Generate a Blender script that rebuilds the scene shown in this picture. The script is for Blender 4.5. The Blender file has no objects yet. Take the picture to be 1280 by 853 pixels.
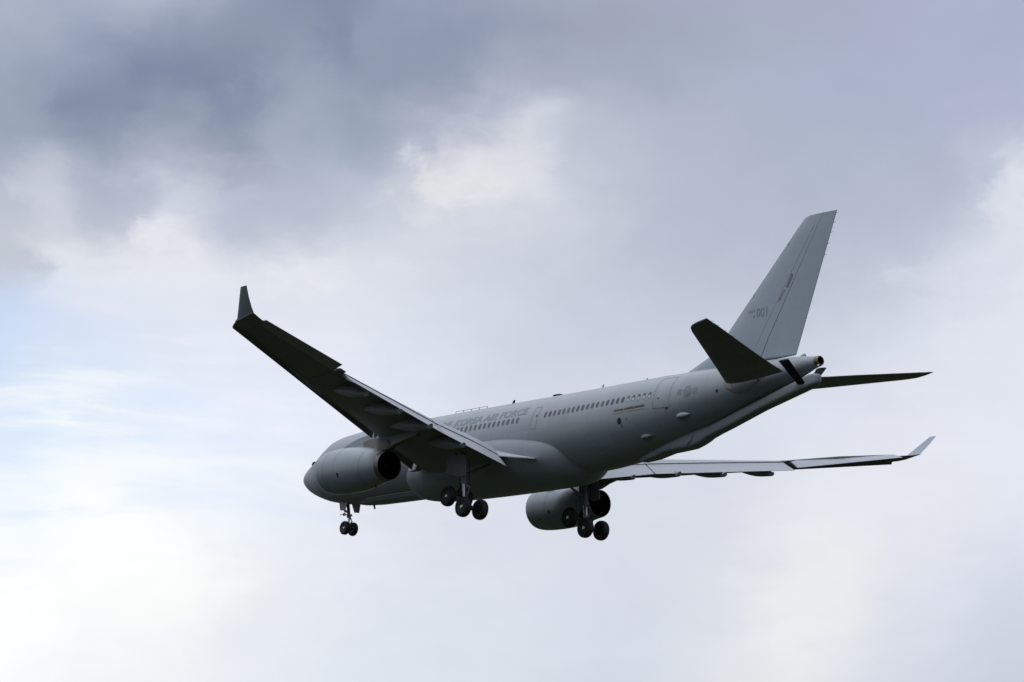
import bpy, bmesh, math, random
from mathutils import Vector, Matrix
from math import sin, cos, pi, radians, degrees, acos, atan2, sqrt, exp

C = bpy.context.scene.collection
scene = bpy.context.scene

# ------------------------------------------------------------------ camera
CAM_H = 1.7
ELEV = 16.48
cam_d = bpy.data.cameras.new('camera')
cam = bpy.data.objects.new('camera', cam_d)
C.objects.link(cam)
cam.location = (0, 0, CAM_H)
cam.rotation_euler = (radians(90 + ELEV), 0, 0)
cam_d.sensor_width = 36
cam_d.lens = 98.183
cam_d.clip_start = 0.5
cam_d.clip_end = 20000
scene.camera = cam

# ------------------------------------------------------------------ exposure
vs = scene.view_settings
vs.view_transform = 'Standard'
vs.look = 'None'
vs.exposure = 0.0
vs.gamma = 1.0
vs.use_curve_mapping = False

# ------------------------------------------------------------------ sun (veiled by the overcast)
SUN_AZ = -135.0      # degrees east of the viewing direction
SUN_EL = 68.0
sd = bpy.data.lights.new('sun', 'SUN')
sun = bpy.data.objects.new('sun', sd)
C.objects.link(sun)
sd.energy = 1.4
sd.angle = radians(30)
sd.color = (1.0, 0.96, 0.9)
sdir = Vector((sin(radians(SUN_AZ)) * cos(radians(SUN_EL)), cos(radians(SUN_AZ)) * cos(radians(SUN_EL)), sin(radians(SUN_EL))))
sun.rotation_euler = (-sdir).to_track_quat('-Z', 'Y').to_euler()

# ------------------------------------------------------------------ sky: Nishita behind a broken layer of cloud
def srgb(r, g, b):
    def f(c):
        c /= 255.0
        return c / 12.92 if c <= 0.04045 else ((c + 0.055) / 1.055) ** 2.4
    return (f(r), f(g), f(b))

world = bpy.data.worlds.new('World')
scene.world = world
world.use_nodes = True
nt = world.node_tree
nt.nodes.clear()
N = nt.nodes.new
L = nt.links.new

def setin(sock, v):
    if v is None:
        return
    if isinstance(v, bpy.types.NodeSocket):
        L(v, sock)
    else:
        sock.default_value = v

def math_(op, a, b=None, c=None, clamp=False):
    n = N('ShaderNodeMath'); n.operation = op; n.use_clamp = clamp
    setin(n.inputs[0], a); setin(n.inputs[1], b)
    if c is not None:
        setin(n.inputs[2], c)
    return n.outputs[0]

def smooth_(x, a, b, lo=0.0, hi=1.0):
    n = N('ShaderNodeMapRange'); n.interpolation_type = 'SMOOTHSTEP'
    setin(n.inputs['Value'], x)
    n.inputs['From Min'].default_value = a; n.inputs['From Max'].default_value = b
    n.inputs['To Min'].default_value = lo; n.inputs['To Max'].default_value = hi
    return n.outputs['Result']

def mixc(fac, a, b):
    n = N('ShaderNodeMix'); n.data_type = 'RGBA'
    setin(n.inputs[0], fac); setin(n.inputs[6], a); setin(n.inputs[7], b)
    return n.outputs[2]

def noise_(vec, scale, detail=5.0, rough=0.5, dist=0.0, off=(0, 0, 0)):
    mp = N('ShaderNodeMapping'); L(vec, mp.inputs['Vector'])
    mp.inputs['Location'].default_value = off
    n = N('ShaderNodeTexNoise'); n.noise_dimensions = '3D'
    L(mp.outputs['Vector'], n.inputs['Vector'])
    n.inputs['Scale'].default_value = scale
    n.inputs['Detail'].default_value = detail
    n.inputs['Roughness'].default_value = rough
    n.inputs['Distortion'].default_value = dist
    return n

tc = N('ShaderNodeTexCoord')
sep = N('ShaderNodeSeparateXYZ'); L(tc.outputs['Generated'], sep.inputs[0])
dx, dy, dz = sep.outputs
az = math_('MULTIPLY', math_('ARCTAN2', dx, dy), 180 / pi)              # degrees, 0 = +Y
el = math_('MULTIPLY', math_('ARCSINE', dz), 180 / pi)
comb = N('ShaderNodeCombineXYZ')
L(az, comb.inputs[0]); L(el, comb.inputs[1])
AE = comb.outputs[0]                                                     # azimuth / elevation of the view of the sky

st = N('ShaderNodeVectorMath'); st.operation = 'MULTIPLY'
L(AE, st.inputs[0]); st.inputs[1].default_value = (0.62, 1.0, 1.0)
AE2 = st.outputs[0]                                                      # clouds lie flatter than they are tall
# wind-torn edges: the cloud field is read through a turbulent displacement
wn = noise_(AE2, 0.22, 6.0, 0.52, 0.0, (3.1, 7.7, 0.4))
wsub = N('ShaderNodeVectorMath'); wsub.operation = 'SUBTRACT'
L(wn.outputs['Color'], wsub.inputs[0]); wsub.inputs[1].default_value = (0.5, 0.5, 0.5)
wsc = N('ShaderNodeVectorMath'); wsc.operation = 'MULTIPLY'
L(wsub.outputs[0], wsc.inputs[0]); wsc.inputs[1].default_value = (2.3, 1.3, 0)
wad = N('ShaderNodeVectorMath'); wad.operation = 'ADD'
L(AE, wad.inputs[0]); L(wsc.outputs[0], wad.inputs[1])
wn2 = noise_(AE2, 0.85, 7.0, 0.58, 0.4, (8.2, 1.9, 2.4))
wsub2 = N('ShaderNodeVectorMath'); wsub2.operation = 'SUBTRACT'
L(wn2.outputs['Color'], wsub2.inputs[0]); wsub2.inputs[1].default_value = (0.5, 0.5, 0.5)
wsc2 = N('ShaderNodeVectorMath'); wsc2.operation = 'MULTIPLY'
L(wsub2.outputs[0], wsc2.inputs[0]); wsc2.inputs[1].default_value = (2.1, 1.35, 0)
wad2 = N('ShaderNodeVectorMath'); wad2.operation = 'ADD'
L(wad.outputs[0], wad2.inputs[0]); L(wsc2.outputs[0], wad2.inputs[1])
sw = N('ShaderNodeSeparateXYZ'); L(wad2.outputs[0], sw.inputs[0])
waz, wel = sw.outputs[0], sw.outputs[1]

# cloud layer brightness: bands of elevation, each a run of azimuth -> colour
DEG = 61.0   # photo widths: 61 units to the degree near the middle of this part of the sky
BANDS = [  # (elevation, [(azimuth, sRGB)...])
 (0,   [(0,(174,183,205)),(100,(166,176,200)),(185,(174,183,205)),(300,(146,156,181)),(425,(132,145,173)),(530,(150,160,185)),(640,(159,168,190)),(850,(164,172,197)),(1000,(168,175,201)),(1280,(171,179,208))]),
 (50,  [(0,(170,178,201)),(60,(168,176,197)),(130,(155,166,190)),(180,(153,163,187)),(250,(145,156,179)),(320,(140,151,173)),(384,(139,151,175)),(420,(129,143,169)),(470,(145,155,179)),(560,(141,152,177)),(640,(149,159,183)),(740,(157,165,189)),(850,(163,172,194)),(1000,(168,177,201)),(1280,(170,178,208))]),
 (107, [(0,(157,168,190)),(60,(150,162,186)),(128,(140,152,179)),(190,(124,138,167)),(300,(127,140,168)),(384,(144,157,180)),(425,(143,155,179)),(580,(149,160,183)),(660,(170,178,198)),(768,(166,176,197)),(850,(170,179,202)),(1024,(170,180,205)),(1280,(173,181,210))]),
 (150, [(0,(152,166,184)),(60,(146,158,181)),(100,(129,141,168)),(150,(132,145,170)),(200,(147,159,180)),(250,(148,161,180)),(300,(133,147,172)),(340,(136,150,175)),(384,(155,167,185)),(440,(149,162,182)),(512,(164,172,194)),(600,(180,187,206)),(640,(193,199,214)),(670,(203,208,221)),(740,(182,190,208)),(850,(177,185,206)),(1000,(172,181,205)),(1280,(174,182,209))]),
 (190, [(0,(155,168,188)),(130,(146,158,180)),(200,(165,173,194)),(300,(147,158,178)),(384,(163,174,194)),(425,(155,168,188)),(530,(182,188,207)),(610,(216,219,228)),(690,(200,206,220)),(768,(184,192,210)),(900,(176,184,206)),(1150,(174,183,208)),(1280,(190,198,216))]),
 (235, [(0,(180,188,206)),(40,(196,202,216)),(128,(172,181,202)),(225,(204,209,224)),(300,(180,187,208)),(425,(178,187,208)),(510,(196,201,216)),(600,(226,228,232)),(670,(222,225,232)),(730,(198,205,220)),(850,(184,190,210)),(1000,(177,187,208)),(1150,(178,186,208)),(1235,(190,198,217)),(1280,(218,222,233))]),
 (290, [(0,(193,199,213)),(50,(205,209,222)),(110,(186,192,209)),(160,(190,196,212)),(205,(222,225,234)),(260,(202,207,222)),(330,(190,196,213)),(425,(196,203,219)),(500,(204,210,223)),(600,(214,218,229)),(700,(206,211,224)),(850,(185,192,212)),(1000,(180,189,209)),(1150,(185,193,214)),(1230,(204,210,225)),(1280,(218,222,234))]),
 (340, [(0,(196,202,212)),(40,(205,210,220)),(80,(226,229,236)),(200,(227,230,238)),(300,(222,226,236)),(384,(222,226,236)),(470,(216,221,232)),(600,(208,213,226)),(768,(196,203,220)),(896,(187,194,213)),(1100,(188,196,215)),(1200,(212,217,230)),(1280,(219,223,235))]),
 (426, [(0,(206,223,250)),(64,(213,226,248)),(128,(220,230,247)),(256,(226,232,245)),(384,(227,232,244)),(512,(219,225,237)),(640,(207,213,227)),(768,(200,206,222)),(900,(198,205,220)),(1050,(206,213,227)),(1152,(219,225,237)),(1280,(225,229,240))]),
 (533, [(0,(220,233,252)),(64,(224,238,253)),(128,(226,238,253)),(256,(230,239,254)),(384,(230,236,250)),(512,(224,229,241)),(700,(216,221,234)),(950,(219,224,237)),(1118,(227,230,241)),(1280,(229,233,243))]),
 (640, [(0,(238,247,255)),(64,(247,252,255)),(128,(251,254,255)),(256,(241,247,254)),(384,(232,237,247)),(512,(224,229,240)),(640,(218,222,234)),(768,(216,221,232)),(870,(217,221,232)),(1024,(228,231,238)),(1152,(231,233,241)),(1280,(225,229,239))]),
 (746, [(0,(254,255,255)),(128,(254,255,255)),(200,(253,254,252)),(256,(246,248,249)),(320,(235,238,242)),(384,(230,234,242)),(512,(222,227,238)),(640,(219,224,235)),(768,(215,220,232)),(896,(219,224,233)),(960,(229,232,236)),(1010,(237,238,238)),(1152,(222,226,236)),(1280,(210,215,229))]),
 (853, [(0,(250,253,254)),(128,(244,248,250)),(256,(238,242,247)),(384,(228,233,242)),(512,(222,228,238)),(640,(217,223,233)),(768,(214,220,231)),(980,(230,232,236)),(1060,(222,226,234)),(1152,(211,216,228)),(1280,(203,209,222))]),
]
def to_az(u, v=426.5):
    # direction of a ray through the fitted lens
    f = 3490.9
    X, Y, Z = (u - 640) / f, -(v - 426.5) / f, 1.0
    ce, se = cos(radians(ELEV)), sin(radians(ELEV))
    y, z = Z * ce - Y * se, Z * se + Y * ce
    return degrees(atan2(X, y)), degrees(math.asin(z / sqrt(X * X + y * y + z * z)))

AZ0, AZ1 = -16.0, 16.0
azn = math_('DIVIDE', math_('SUBTRACT', waz, AZ0), AZ1 - AZ0, clamp=True)
band_out = []
for v, pts in BANDS:
    cv = N('ShaderNodeRGBCurve')
    cv.mapping.use_clip = False
    for ch in range(3):
        cu = cv.mapping.curves[ch]
        while len(cu.points) > 2:
            cu.points.remove(cu.points[-1])
        def grey(u, c):
            k = (0.13 if u > 700 else 0.10) if v <= 340 else 0.0        # stratus is close to neutral
            g = .3 * c[0] + .59 * c[1] + .11 * c[2]
            return tuple(q + (g - q) * k for q in c)
        P = [((to_az(u, v)[0] - AZ0) / (AZ1 - AZ0), srgb(*grey(u, col))[ch]) for u, col in pts]
        cu.points[0].location = (0.0, P[0][1])
        cu.points[1].location = (1.0, P[-1][1])
        for px, py in P:
            p = cu.points.new(px, py)
        for p in cu.points:
            p.handle_type = 'AUTO_CLAMPED'
    cv.mapping.update()
    cx = N('ShaderNodeCombineXYZ')
    for k in range(3):
        L(azn, cx.inputs[k])
    L(cx.outputs[0], cv.inputs['Color'])
    band_out.append((to_az(640, v)[1], cv.outputs['Color']))
col = band_out[-1][1]
for k in range(len(band_out) - 2, -1, -1):
    lo, hi = band_out[k + 1][0], band_out[k][0]
    m = (hi - lo) * 0.22
    col = mixc(smooth_(wel, lo - m, hi + m), col, band_out[k][1])

# billow detail inside the layer
bn = noise_(AE2, 0.42, 7.0, 0.55, 0.6, (11.0, 2.0, 5.0))
bn2 = noise_(AE2, 1.6, 5.0, 0.6, 0.3, (1.0, 12.0, 3.0))
det = math_('ADD', math_('MULTIPLY', math_('SUBTRACT', bn.outputs['Fac'], 0.5), 0.12),
            math_('MULTIPLY', math_('SUBTRACT', bn2.outputs['Fac'], 0.5), 0.045))
det = math_('ADD', det, 1.0)
vm = N('ShaderNodeVectorMath'); vm.operation = 'SCALE'
L(col, vm.inputs[0]); L(det, vm.inputs['Scale'])
col = vm.outputs[0]

# crisp sunlit cumulus rims where the layer breaks
def rim(u, v, ru, rv, seed, amt, colr, lo=0.50, hi=0.60, sc=0.75):
    a0, e0 = to_az(u, v)
    ex = math_('DIVIDE', math_('SUBTRACT', waz, a0), ru / DEG)
    ey = math_('DIVIDE', math_('SUBTRACT', wel, e0), rv / DEG)
    r2 = math_('ADD', math_('MULTIPLY', ex, ex), math_('MULTIPLY', ey, ey))
    fall = math_('EXPONENT', math_('MULTIPLY', r2, -1.0))
    n = noise_(AE2, sc, 9.0, 0.6, 0.3, seed)
    s = math_('ADD', math_('MULTIPLY', math_('SUBTRACT', n.outputs['Fac'], 0.5), 2.6), fall)
    return math_('MULTIPLY', math_('MULTIPLY', smooth_(s, lo, hi), smooth_(fall, 0.06, 0.45)), amt), colr
RIMS = [   # (where, radii, noise seed, strength, colour, edge softness)
 rim(605, 232, 120, 62, (4.0, 1.0, 0.0), 0.55, (222, 225, 232), .25, 1.05, .8),
 rim(585, 236, 80, 40, (4.0, 1.0, 0.0), 0.55, (231, 232, 234), .40, .78, .8),
 rim(208, 297, 42, 30, (9.0, 3.0, 0.0), 0.65, (230, 233, 240), .40, .95, 1.1),
 rim(330, 348, 190, 30, (6.0, 8.0, 0.0), 0.45, (233, 236, 243), .40, .95, .7),
 rim(205, 290, 55, 32, (2.5, 3.5, 0.0), 0.55, (234, 236, 242), .48, 1.35, 1.9),
 rim(90, 332, 80, 22, (5.5, 2.5, 0.0), 0.50, (228, 231, 238), .50, 1.35, 1.7),
 rim(350, 352, 120, 34, (7.5, 4.5, 0.0), 0.45, (236, 238, 244), .48, 1.35, 1.8),
 rim(528, 212, 36, 26, (4.5, 6.5, 0.0), 0.60, (225, 227, 234), .46, 1.35, 2.0),
 rim(560, 285, 90, 26, (1.5, 6.5, 0.0), 0.45, (226, 229, 236), .48, 1.35, 1.8),
 rim(1140, 352, 40, 22, (9.5, 1.5, 0.0), 0.45, (218, 222, 233), .46, 1.35, 1.6),
 rim(1275, 235, 50, 50, (2.0, 5.0, 0.0), 0.55, (226, 229, 239), .32, .95, .9),
 rim(1210, 350, 110, 50, (7.0, 2.0, 0.0), 0.45, (219, 223, 235), .38, .8, .6),
 rim(20, 335, 60, 28, (3.0, 9.0, 0.0), 0.45, (192, 199, 211), .30, .9, .7),
 rim(250, 235, 110, 20, (1.0, 4.0, 0.0), 0.35, (196, 202, 219), .35, .9, .7),
 rim(395, 128, 90, 55, (8.0, 6.0, 0.0), 0.30, (172, 181, 199), .15, 1.15, .9),
 rim(300, 175, 130, 22, (5.0, 6.0, 1.0), 0.22, (172, 180, 198), .2, 1.1, .9),
 rim(620, 290, 110, 30, (2.0, 7.0, 1.0), 0.40, (208, 212, 224), .3, .9, 1.0),
]
puff = noise_(AE2, 2.2, 8.0, 0.62, 0.5, (4.4, 6.1, 0.7))
pshade = smooth_(puff.outputs['Fac'], 0.32, 0.68, 0.0, 0.42)
for m, cc in RIMS:
    c2 = tuple(c_ * d_ for c_, d_ in zip(srgb(*cc), (0.80, 0.82, 0.86)))
    col = mixc(m, col, mixc(pshade, (*srgb(*cc), 1.0), (*c2, 1.0)))
# drawn-out streaks of white across the thin, bluish part low on the left
stv = N('ShaderNodeMapping'); L(wad.outputs[0], stv.inputs['Vector']); stv.inputs['Scale'].default_value = (0.22, 1.5, 1.0)
stv.inputs['Rotation'].default_value = (0, 0, radians(3))
stn = noise_(stv.outputs['Vector'], 1.0, 6.0, 0.55, 0.3, (2.0, 4.3, 0))
sa, se = to_az(60, 560)
qx = math_('DIVIDE', math_('SUBTRACT', waz, sa), 5.0); qy = math_('DIVIDE', math_('SUBTRACT', wel, se), 2.3)
sm = math_('EXPONENT', math_('MULTIPLY', math_('ADD', math_('MULTIPLY', qx, qx), math_('MULTIPLY', qy, qy)), -1.0))
col = mixc(math_('MULTIPLY', math_('MULTIPLY', smooth_(stn.outputs['Fac'], 0.48, 0.66), sm), 0.75), col, (*srgb(250, 253, 255), 1.0))
col = mixc(math_('MULTIPLY', math_('MULTIPLY', smooth_(stn.outputs['Fac'], 0.50, 0.34), sm), 0.45), col, (*srgb(212, 229, 252), 1.0))
# the rest of the dome: grey stratus, brighter overhead, Nishita blue in the gaps
sky = N('ShaderNodeTexSky'); sky.sky_type = 'NISHITA'
sky.sun_disc = False
sky.sun_elevation = radians(SUN_EL)
sky.sun_rotation = radians(SUN_AZ)
sky.altitude = 50; sky.air_density = 1.0; sky.dust_density = 2.0
skys = N('ShaderNodeVectorMath'); skys.operation = 'SCALE'
L(sky.outputs[0], skys.inputs[0]); skys.inputs['Scale'].default_value = 0.10
far = noise_(tc.outputs['Generated'], 2.2, 6.0, 0.55, 0.4)
ramp = N('ShaderNodeValToRGB')
L(far.outputs['Fac'], ramp.inputs[0])
ramp.color_ramp.elements[0].position = 0.34; ramp.color_ramp.elements[0].color = (*srgb(150, 160, 184), 1)
ramp.color_ramp.elements[1].position = 0.66; ramp.color_ramp.elements[1].color = (*srgb(232, 236, 244), 1)
zen = smooth_(el, -5, 75, 0.40, 1.75)
domes = N('ShaderNodeVectorMath'); domes.operation = 'SCALE'
L(ramp.outputs[0], domes.inputs[0]); L(zen, domes.inputs['Scale'])
gap = smooth_(noise_(tc.outputs['Generated'], 3.1, 5.0, 0.5, 0.3, (5, 5, 5)).outputs['Fac'], 0.58, 0.72, 0.0, 0.6)
dome = mixc(gap, domes.outputs[0], skys.outputs[0])
# thin veil of real sky showing through the layer low on the left
a0, e0 = to_az(0, 430)
gx = math_('DIVIDE', math_('SUBTRACT', waz, a0), 3.6); gy = math_('DIVIDE', math_('SUBTRACT', wel, e0), 1.3)
veil = math_('MULTIPLY', math_('EXPONENT', math_('MULTIPLY', math_('ADD', math_('MULTIPLY', gx, gx), math_('MULTIPLY', gy, gy)), -1.0)), 0.05)
col = mixc(veil, col, skys.outputs[0])
# the described layer passes into the general dome
fx = math_('ABSOLUTE', az)
edge = math_('MULTIPLY', smooth_(fx, 13, 24, 1.0, 0.0), math_('MULTIPLY', smooth_(el, 25.5, 34, 1.0, 0.0), smooth_(el, 2, 6.5, 0.0, 1.0)))
final = mixc(edge, dome, col)
bg = N('ShaderNodeBackground'); L(final, bg.inputs['Color']); bg.inputs['Strength'].default_value = 1.0
wo = N('ShaderNodeOutputWorld'); L(bg.outputs[0], wo.inputs['Surface'])
world.cycles.sampling_method = 'MANUAL'
world.cycles.sample_map_resolution = 1024

# ------------------------------------------------------------------ materials
def new_mat(name):
    m = bpy.data.materials.new(name); m.use_nodes = True
    t = m.node_tree
    b = t.nodes['Principled BSDF']
    return m, t, b

def simple(name, colr, rough=0.5, metal=0.0, var=0.12, scale=3.0, spec=0.5):
    m, t, b = new_mat(name)
    tcx = t.nodes.new('ShaderNodeTexCoord')
    n = t.nodes.new('ShaderNodeTexNoise'); n.inputs['Scale'].default_value = scale; n.inputs['Detail'].default_value = 5
    t.links.new(tcx.outputs['Object'], n.inputs['Vector'])
    r = t.nodes.new('ShaderNodeValToRGB'); t.links.new(n.outputs['Fac'], r.inputs[0])
    r.color_ramp.elements[0].position = 0.3; r.color_ramp.elements[1].position = 0.7
    r.color_ramp.elements[0].color = (*[c * (1 - var) for c in colr], 1)
    r.color_ramp.elements[1].color = (*[min(1, c * (1 + var)) for c in colr], 1)
    t.links.new(r.outputs[0], b.inputs['Base Color'])
    b.inputs['Roughness'].default_value = rough; b.inputs['Metallic'].default_value = metal
    b.inputs['Specular IOR Level'].default_value = spec
    return m

def paint(name, colr, lines_x=0.0, lines_n=0, rough=0.42, streak=0.10, axis='FUS', linecol=0.80):
    """Weathered grey aircraft paint: mottling, dirt drawn out along the airflow, panel joints."""
    m, t, b = new_mat(name)
    nn = t.nodes.new; ll = t.links.new
    tcx = nn('ShaderNodeTexCoord')
    def nz(scale, mapscale, detail=6, rough_=0.55):
        mp = nn('ShaderNodeMapping'); ll(tcx.outputs['Object'], mp.inputs['Vector'])
        mp.inputs['Scale'].default_value = mapscale
        n = nn('ShaderNodeTexNoise'); ll(mp.outputs['Vector'], n.inputs['Vector'])
        n.inputs['Scale'].default_value = scale; n.inputs['Detail'].default_value = detail; n.inputs['Roughness'].default_value = rough_
        return n.outputs['Fac']
    def mt(op, a, b_=None, clamp=False):
        n = nn('ShaderNodeMath'); n.operation = op; n.use_clamp = clamp
        for i, v in enumerate((a, b_)):
            if v is None: continue
            if isinstance(v, bpy.types.NodeSocket): ll(v, n.inputs[i])
            else: n.inputs[i].default_value = v
        return n.outputs[0]
    mott = nz(0.55, (1, 1, 1))
    stre = nz(1.0, (0.18, 2.4, 2.4))
    vert = nz(1.0, (1.6, 0.25, 0.25))
    k = mt('ADD', mt('MULTIPLY', mt('SUBTRACT', mott, 0.5), streak * 1.6), mt('MULTIPLY', mt('SUBTRACT', stre, 0.5), streak * 1.5))
    k = mt('ADD', k, mt('MULTIPLY', mt('SUBTRACT', vert, 0.5), streak))
    k = mt('ADD', k, 1.0)
    if lines_x:
        sp = nn('ShaderNodeSeparateXYZ'); ll(tcx.outputs['Object'], sp.inputs[0])
        if axis == 'FUS':
            u = sp.outputs[0]
            v = mt('ARCTAN2', sp.outputs[1], mt('SUBTRACT', sp.outputs[2], 6.2))
            v = mt('MULTIPLY', v, lines_n / (2 * pi))
        else:
            u = sp.outputs[0]; v = mt('DIVIDE', sp.outputs[1], 1.35)
        def line(q, w):
            fr = mt('FRACT', q)
            return mt('LESS_THAN', mt('ABSOLUTE', mt('SUBTRACT', fr, 0.5)), w)
        l1 = line(mt('DIVIDE', u, lines_x), 0.013 / lines_x)
        l2 = line(v, 0.006)
        ln = mt('MAXIMUM', l1, l2)
        cb = nn('ShaderNodeCombineXYZ')
        ll(mt('FLOOR', mt('ADD', mt('DIVIDE', u, lines_x), 0.5)), cb.inputs[0]); ll(mt('FLOOR', mt('ADD', v, 0.5)), cb.inputs[1])
        wnz = nn('ShaderNodeTexWhiteNoise'); wnz.noise_dimensions = '2D'; ll(cb.outputs[0], wnz.inputs['Vector'])
        k = mt('MULTIPLY', k, mt('ADD', mt('MULTIPLY', mt('SUBTRACT', wnz.outputs['Value'], 0.5), 0.07), 1.0))
        k = mt('MULTIPLY', k, mt('SUBTRACT', 1.0, mt('MULTIPLY', ln, 1 - linecol)))
    vmx = nn('ShaderNodeVectorMath'); vmx.operation = 'SCALE'
    vmx.inputs[0].default_value = colr; ll(k, vmx.inputs['Scale'])
    ll(vmx.outputs[0], b.inputs['Base Color'])
    rg = mt('ADD', mt('MULTIPLY', mott, 0.18), rough - 0.09)
    ll(rg, b.inputs['Roughness'])
    bmp = nn('ShaderNodeBump'); bmp.inputs['Strength'].default_value = 0.12; bmp.inputs['Distance'].default_value = 0.02
    ll(nz(0.9, (1, 1, 1), 3), bmp.inputs['Height']); ll(bmp.outputs[0], b.inputs['Normal'])
    b.inputs['Specular IOR Level'].default_value = 0.45
    return m

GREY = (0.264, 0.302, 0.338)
M = {
 'fus': paint('fuselage_paint', GREY, 2.13, 18, 0.42, 0.11),
 'fair': paint('fairing_paint', (0.245, 0.285, 0.322), 1.9, 12, 0.45, 0.10),
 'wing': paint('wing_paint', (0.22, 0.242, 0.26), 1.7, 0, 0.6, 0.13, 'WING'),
 'ctrl': paint('control_surface_paint', (0.325, 0.352, 0.395), 0, 0, 0.5, 0.08),
 'fin': paint('fin_paint', (0.285, 0.34, 0.40), 0, 0, 0.5, 0.07),
 'nac': paint('nacelle_paint', (0.25, 0.298, 0.335), 0, 0, 0.34, 0.12),
 'under': paint('wing_underside_paint', (0.20, 0.215, 0.21), 0, 0, 0.6, 0.15),
 'boom': paint('boom_paint', (0.225, 0.26, 0.29), 0, 0, 0.45, 0.10),
 'line': simple('sealant_line', (0.135, 0.16, 0.18), 0.7),
 'faint': simple('faint_line', (0.17, 0.195, 0.215), 0.6),
 'letter': simple('lettering_grey', (0.175, 0.212, 0.25), 0.6, var=0.08),
 'letterf': simple('faint_lettering_grey', (0.195, 0.23, 0.262), 0.6, var=0.08),
 'letterl': simple('fuselage_lettering_grey', (0.178, 0.21, 0.24), 0.6, var=0.06),
 'round': simple('roundel_grey', (0.205, 0.232, 0.26), 0.6),
 'roundd': simple('roundel_dark_grey', (0.18, 0.203, 0.228), 0.6),
 'win': simple('cabin_window_glass', (0.055, 0.065, 0.078), 0.25, var=.35, scale=1.3),
 'shade': simple('window_shade', (0.42, 0.44, 0.45), 0.5),
 'glass': simple('windshield_glass', (0.01, 0.012, 0.014), 0.12),
 'dark': simple('dark_cavity', (0.008, 0.009, 0.011), 0.7),
 'black': simple('black_composite', (0.012, 0.014, 0.018), 0.85, spec=0.15),
 'metal': simple('bare_metal', (0.42, 0.39, 0.35), 0.35, 0.85),
 'hot': simple('heat_stained_metal', (0.22, 0.20, 0.18), 0.38, 0.8),
 'bronze': simple('stained_titanium', (0.19, 0.155, 0.11), 0.42, 0.7),
 'scorch': simple('scorched_paint', (0.165, 0.152, 0.142), 0.6, var=.3, scale=2.0),
 'lip': simple('polished_lip', (0.36, 0.37, 0.38), 0.28, 0.6),
 'steel': simple('landing_gear_paint', (0.20, 0.21, 0.22), 0.5),
 'chrome': simple('polished_strut', (0.5, 0.5, 0.51), 0.28, 1.0),
 'tyre': simple('tyre_rubber', (0.018, 0.018, 0.018), 0.75),
 'rim': simple('wheel_rim', (0.07, 0.07, 0.066), 0.5, 0.3),
 'hub': simple('wheel_hub', (0.72, 0.72, 0.70), 0.3, 0.6),
 'door': simple('gear_door_paint', (0.20, 0.225, 0.255), 0.5),
 'white': simple('white_plastic', (0.7, 0.7, 0.7), 0.4),
 'lamp': simple('lamp_glass', (0.8, 0.8, 0.8), 0.1),
 'skin': simple('primer_patch', (0.28, 0.262, 0.255), 0.6),
}

# ------------------------------------------------------------------ mesh helpers (aircraft frame: x aft of the nose, y starboard, z up)
OFF = Vector((29.0, 0.0, -6.2))

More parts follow.
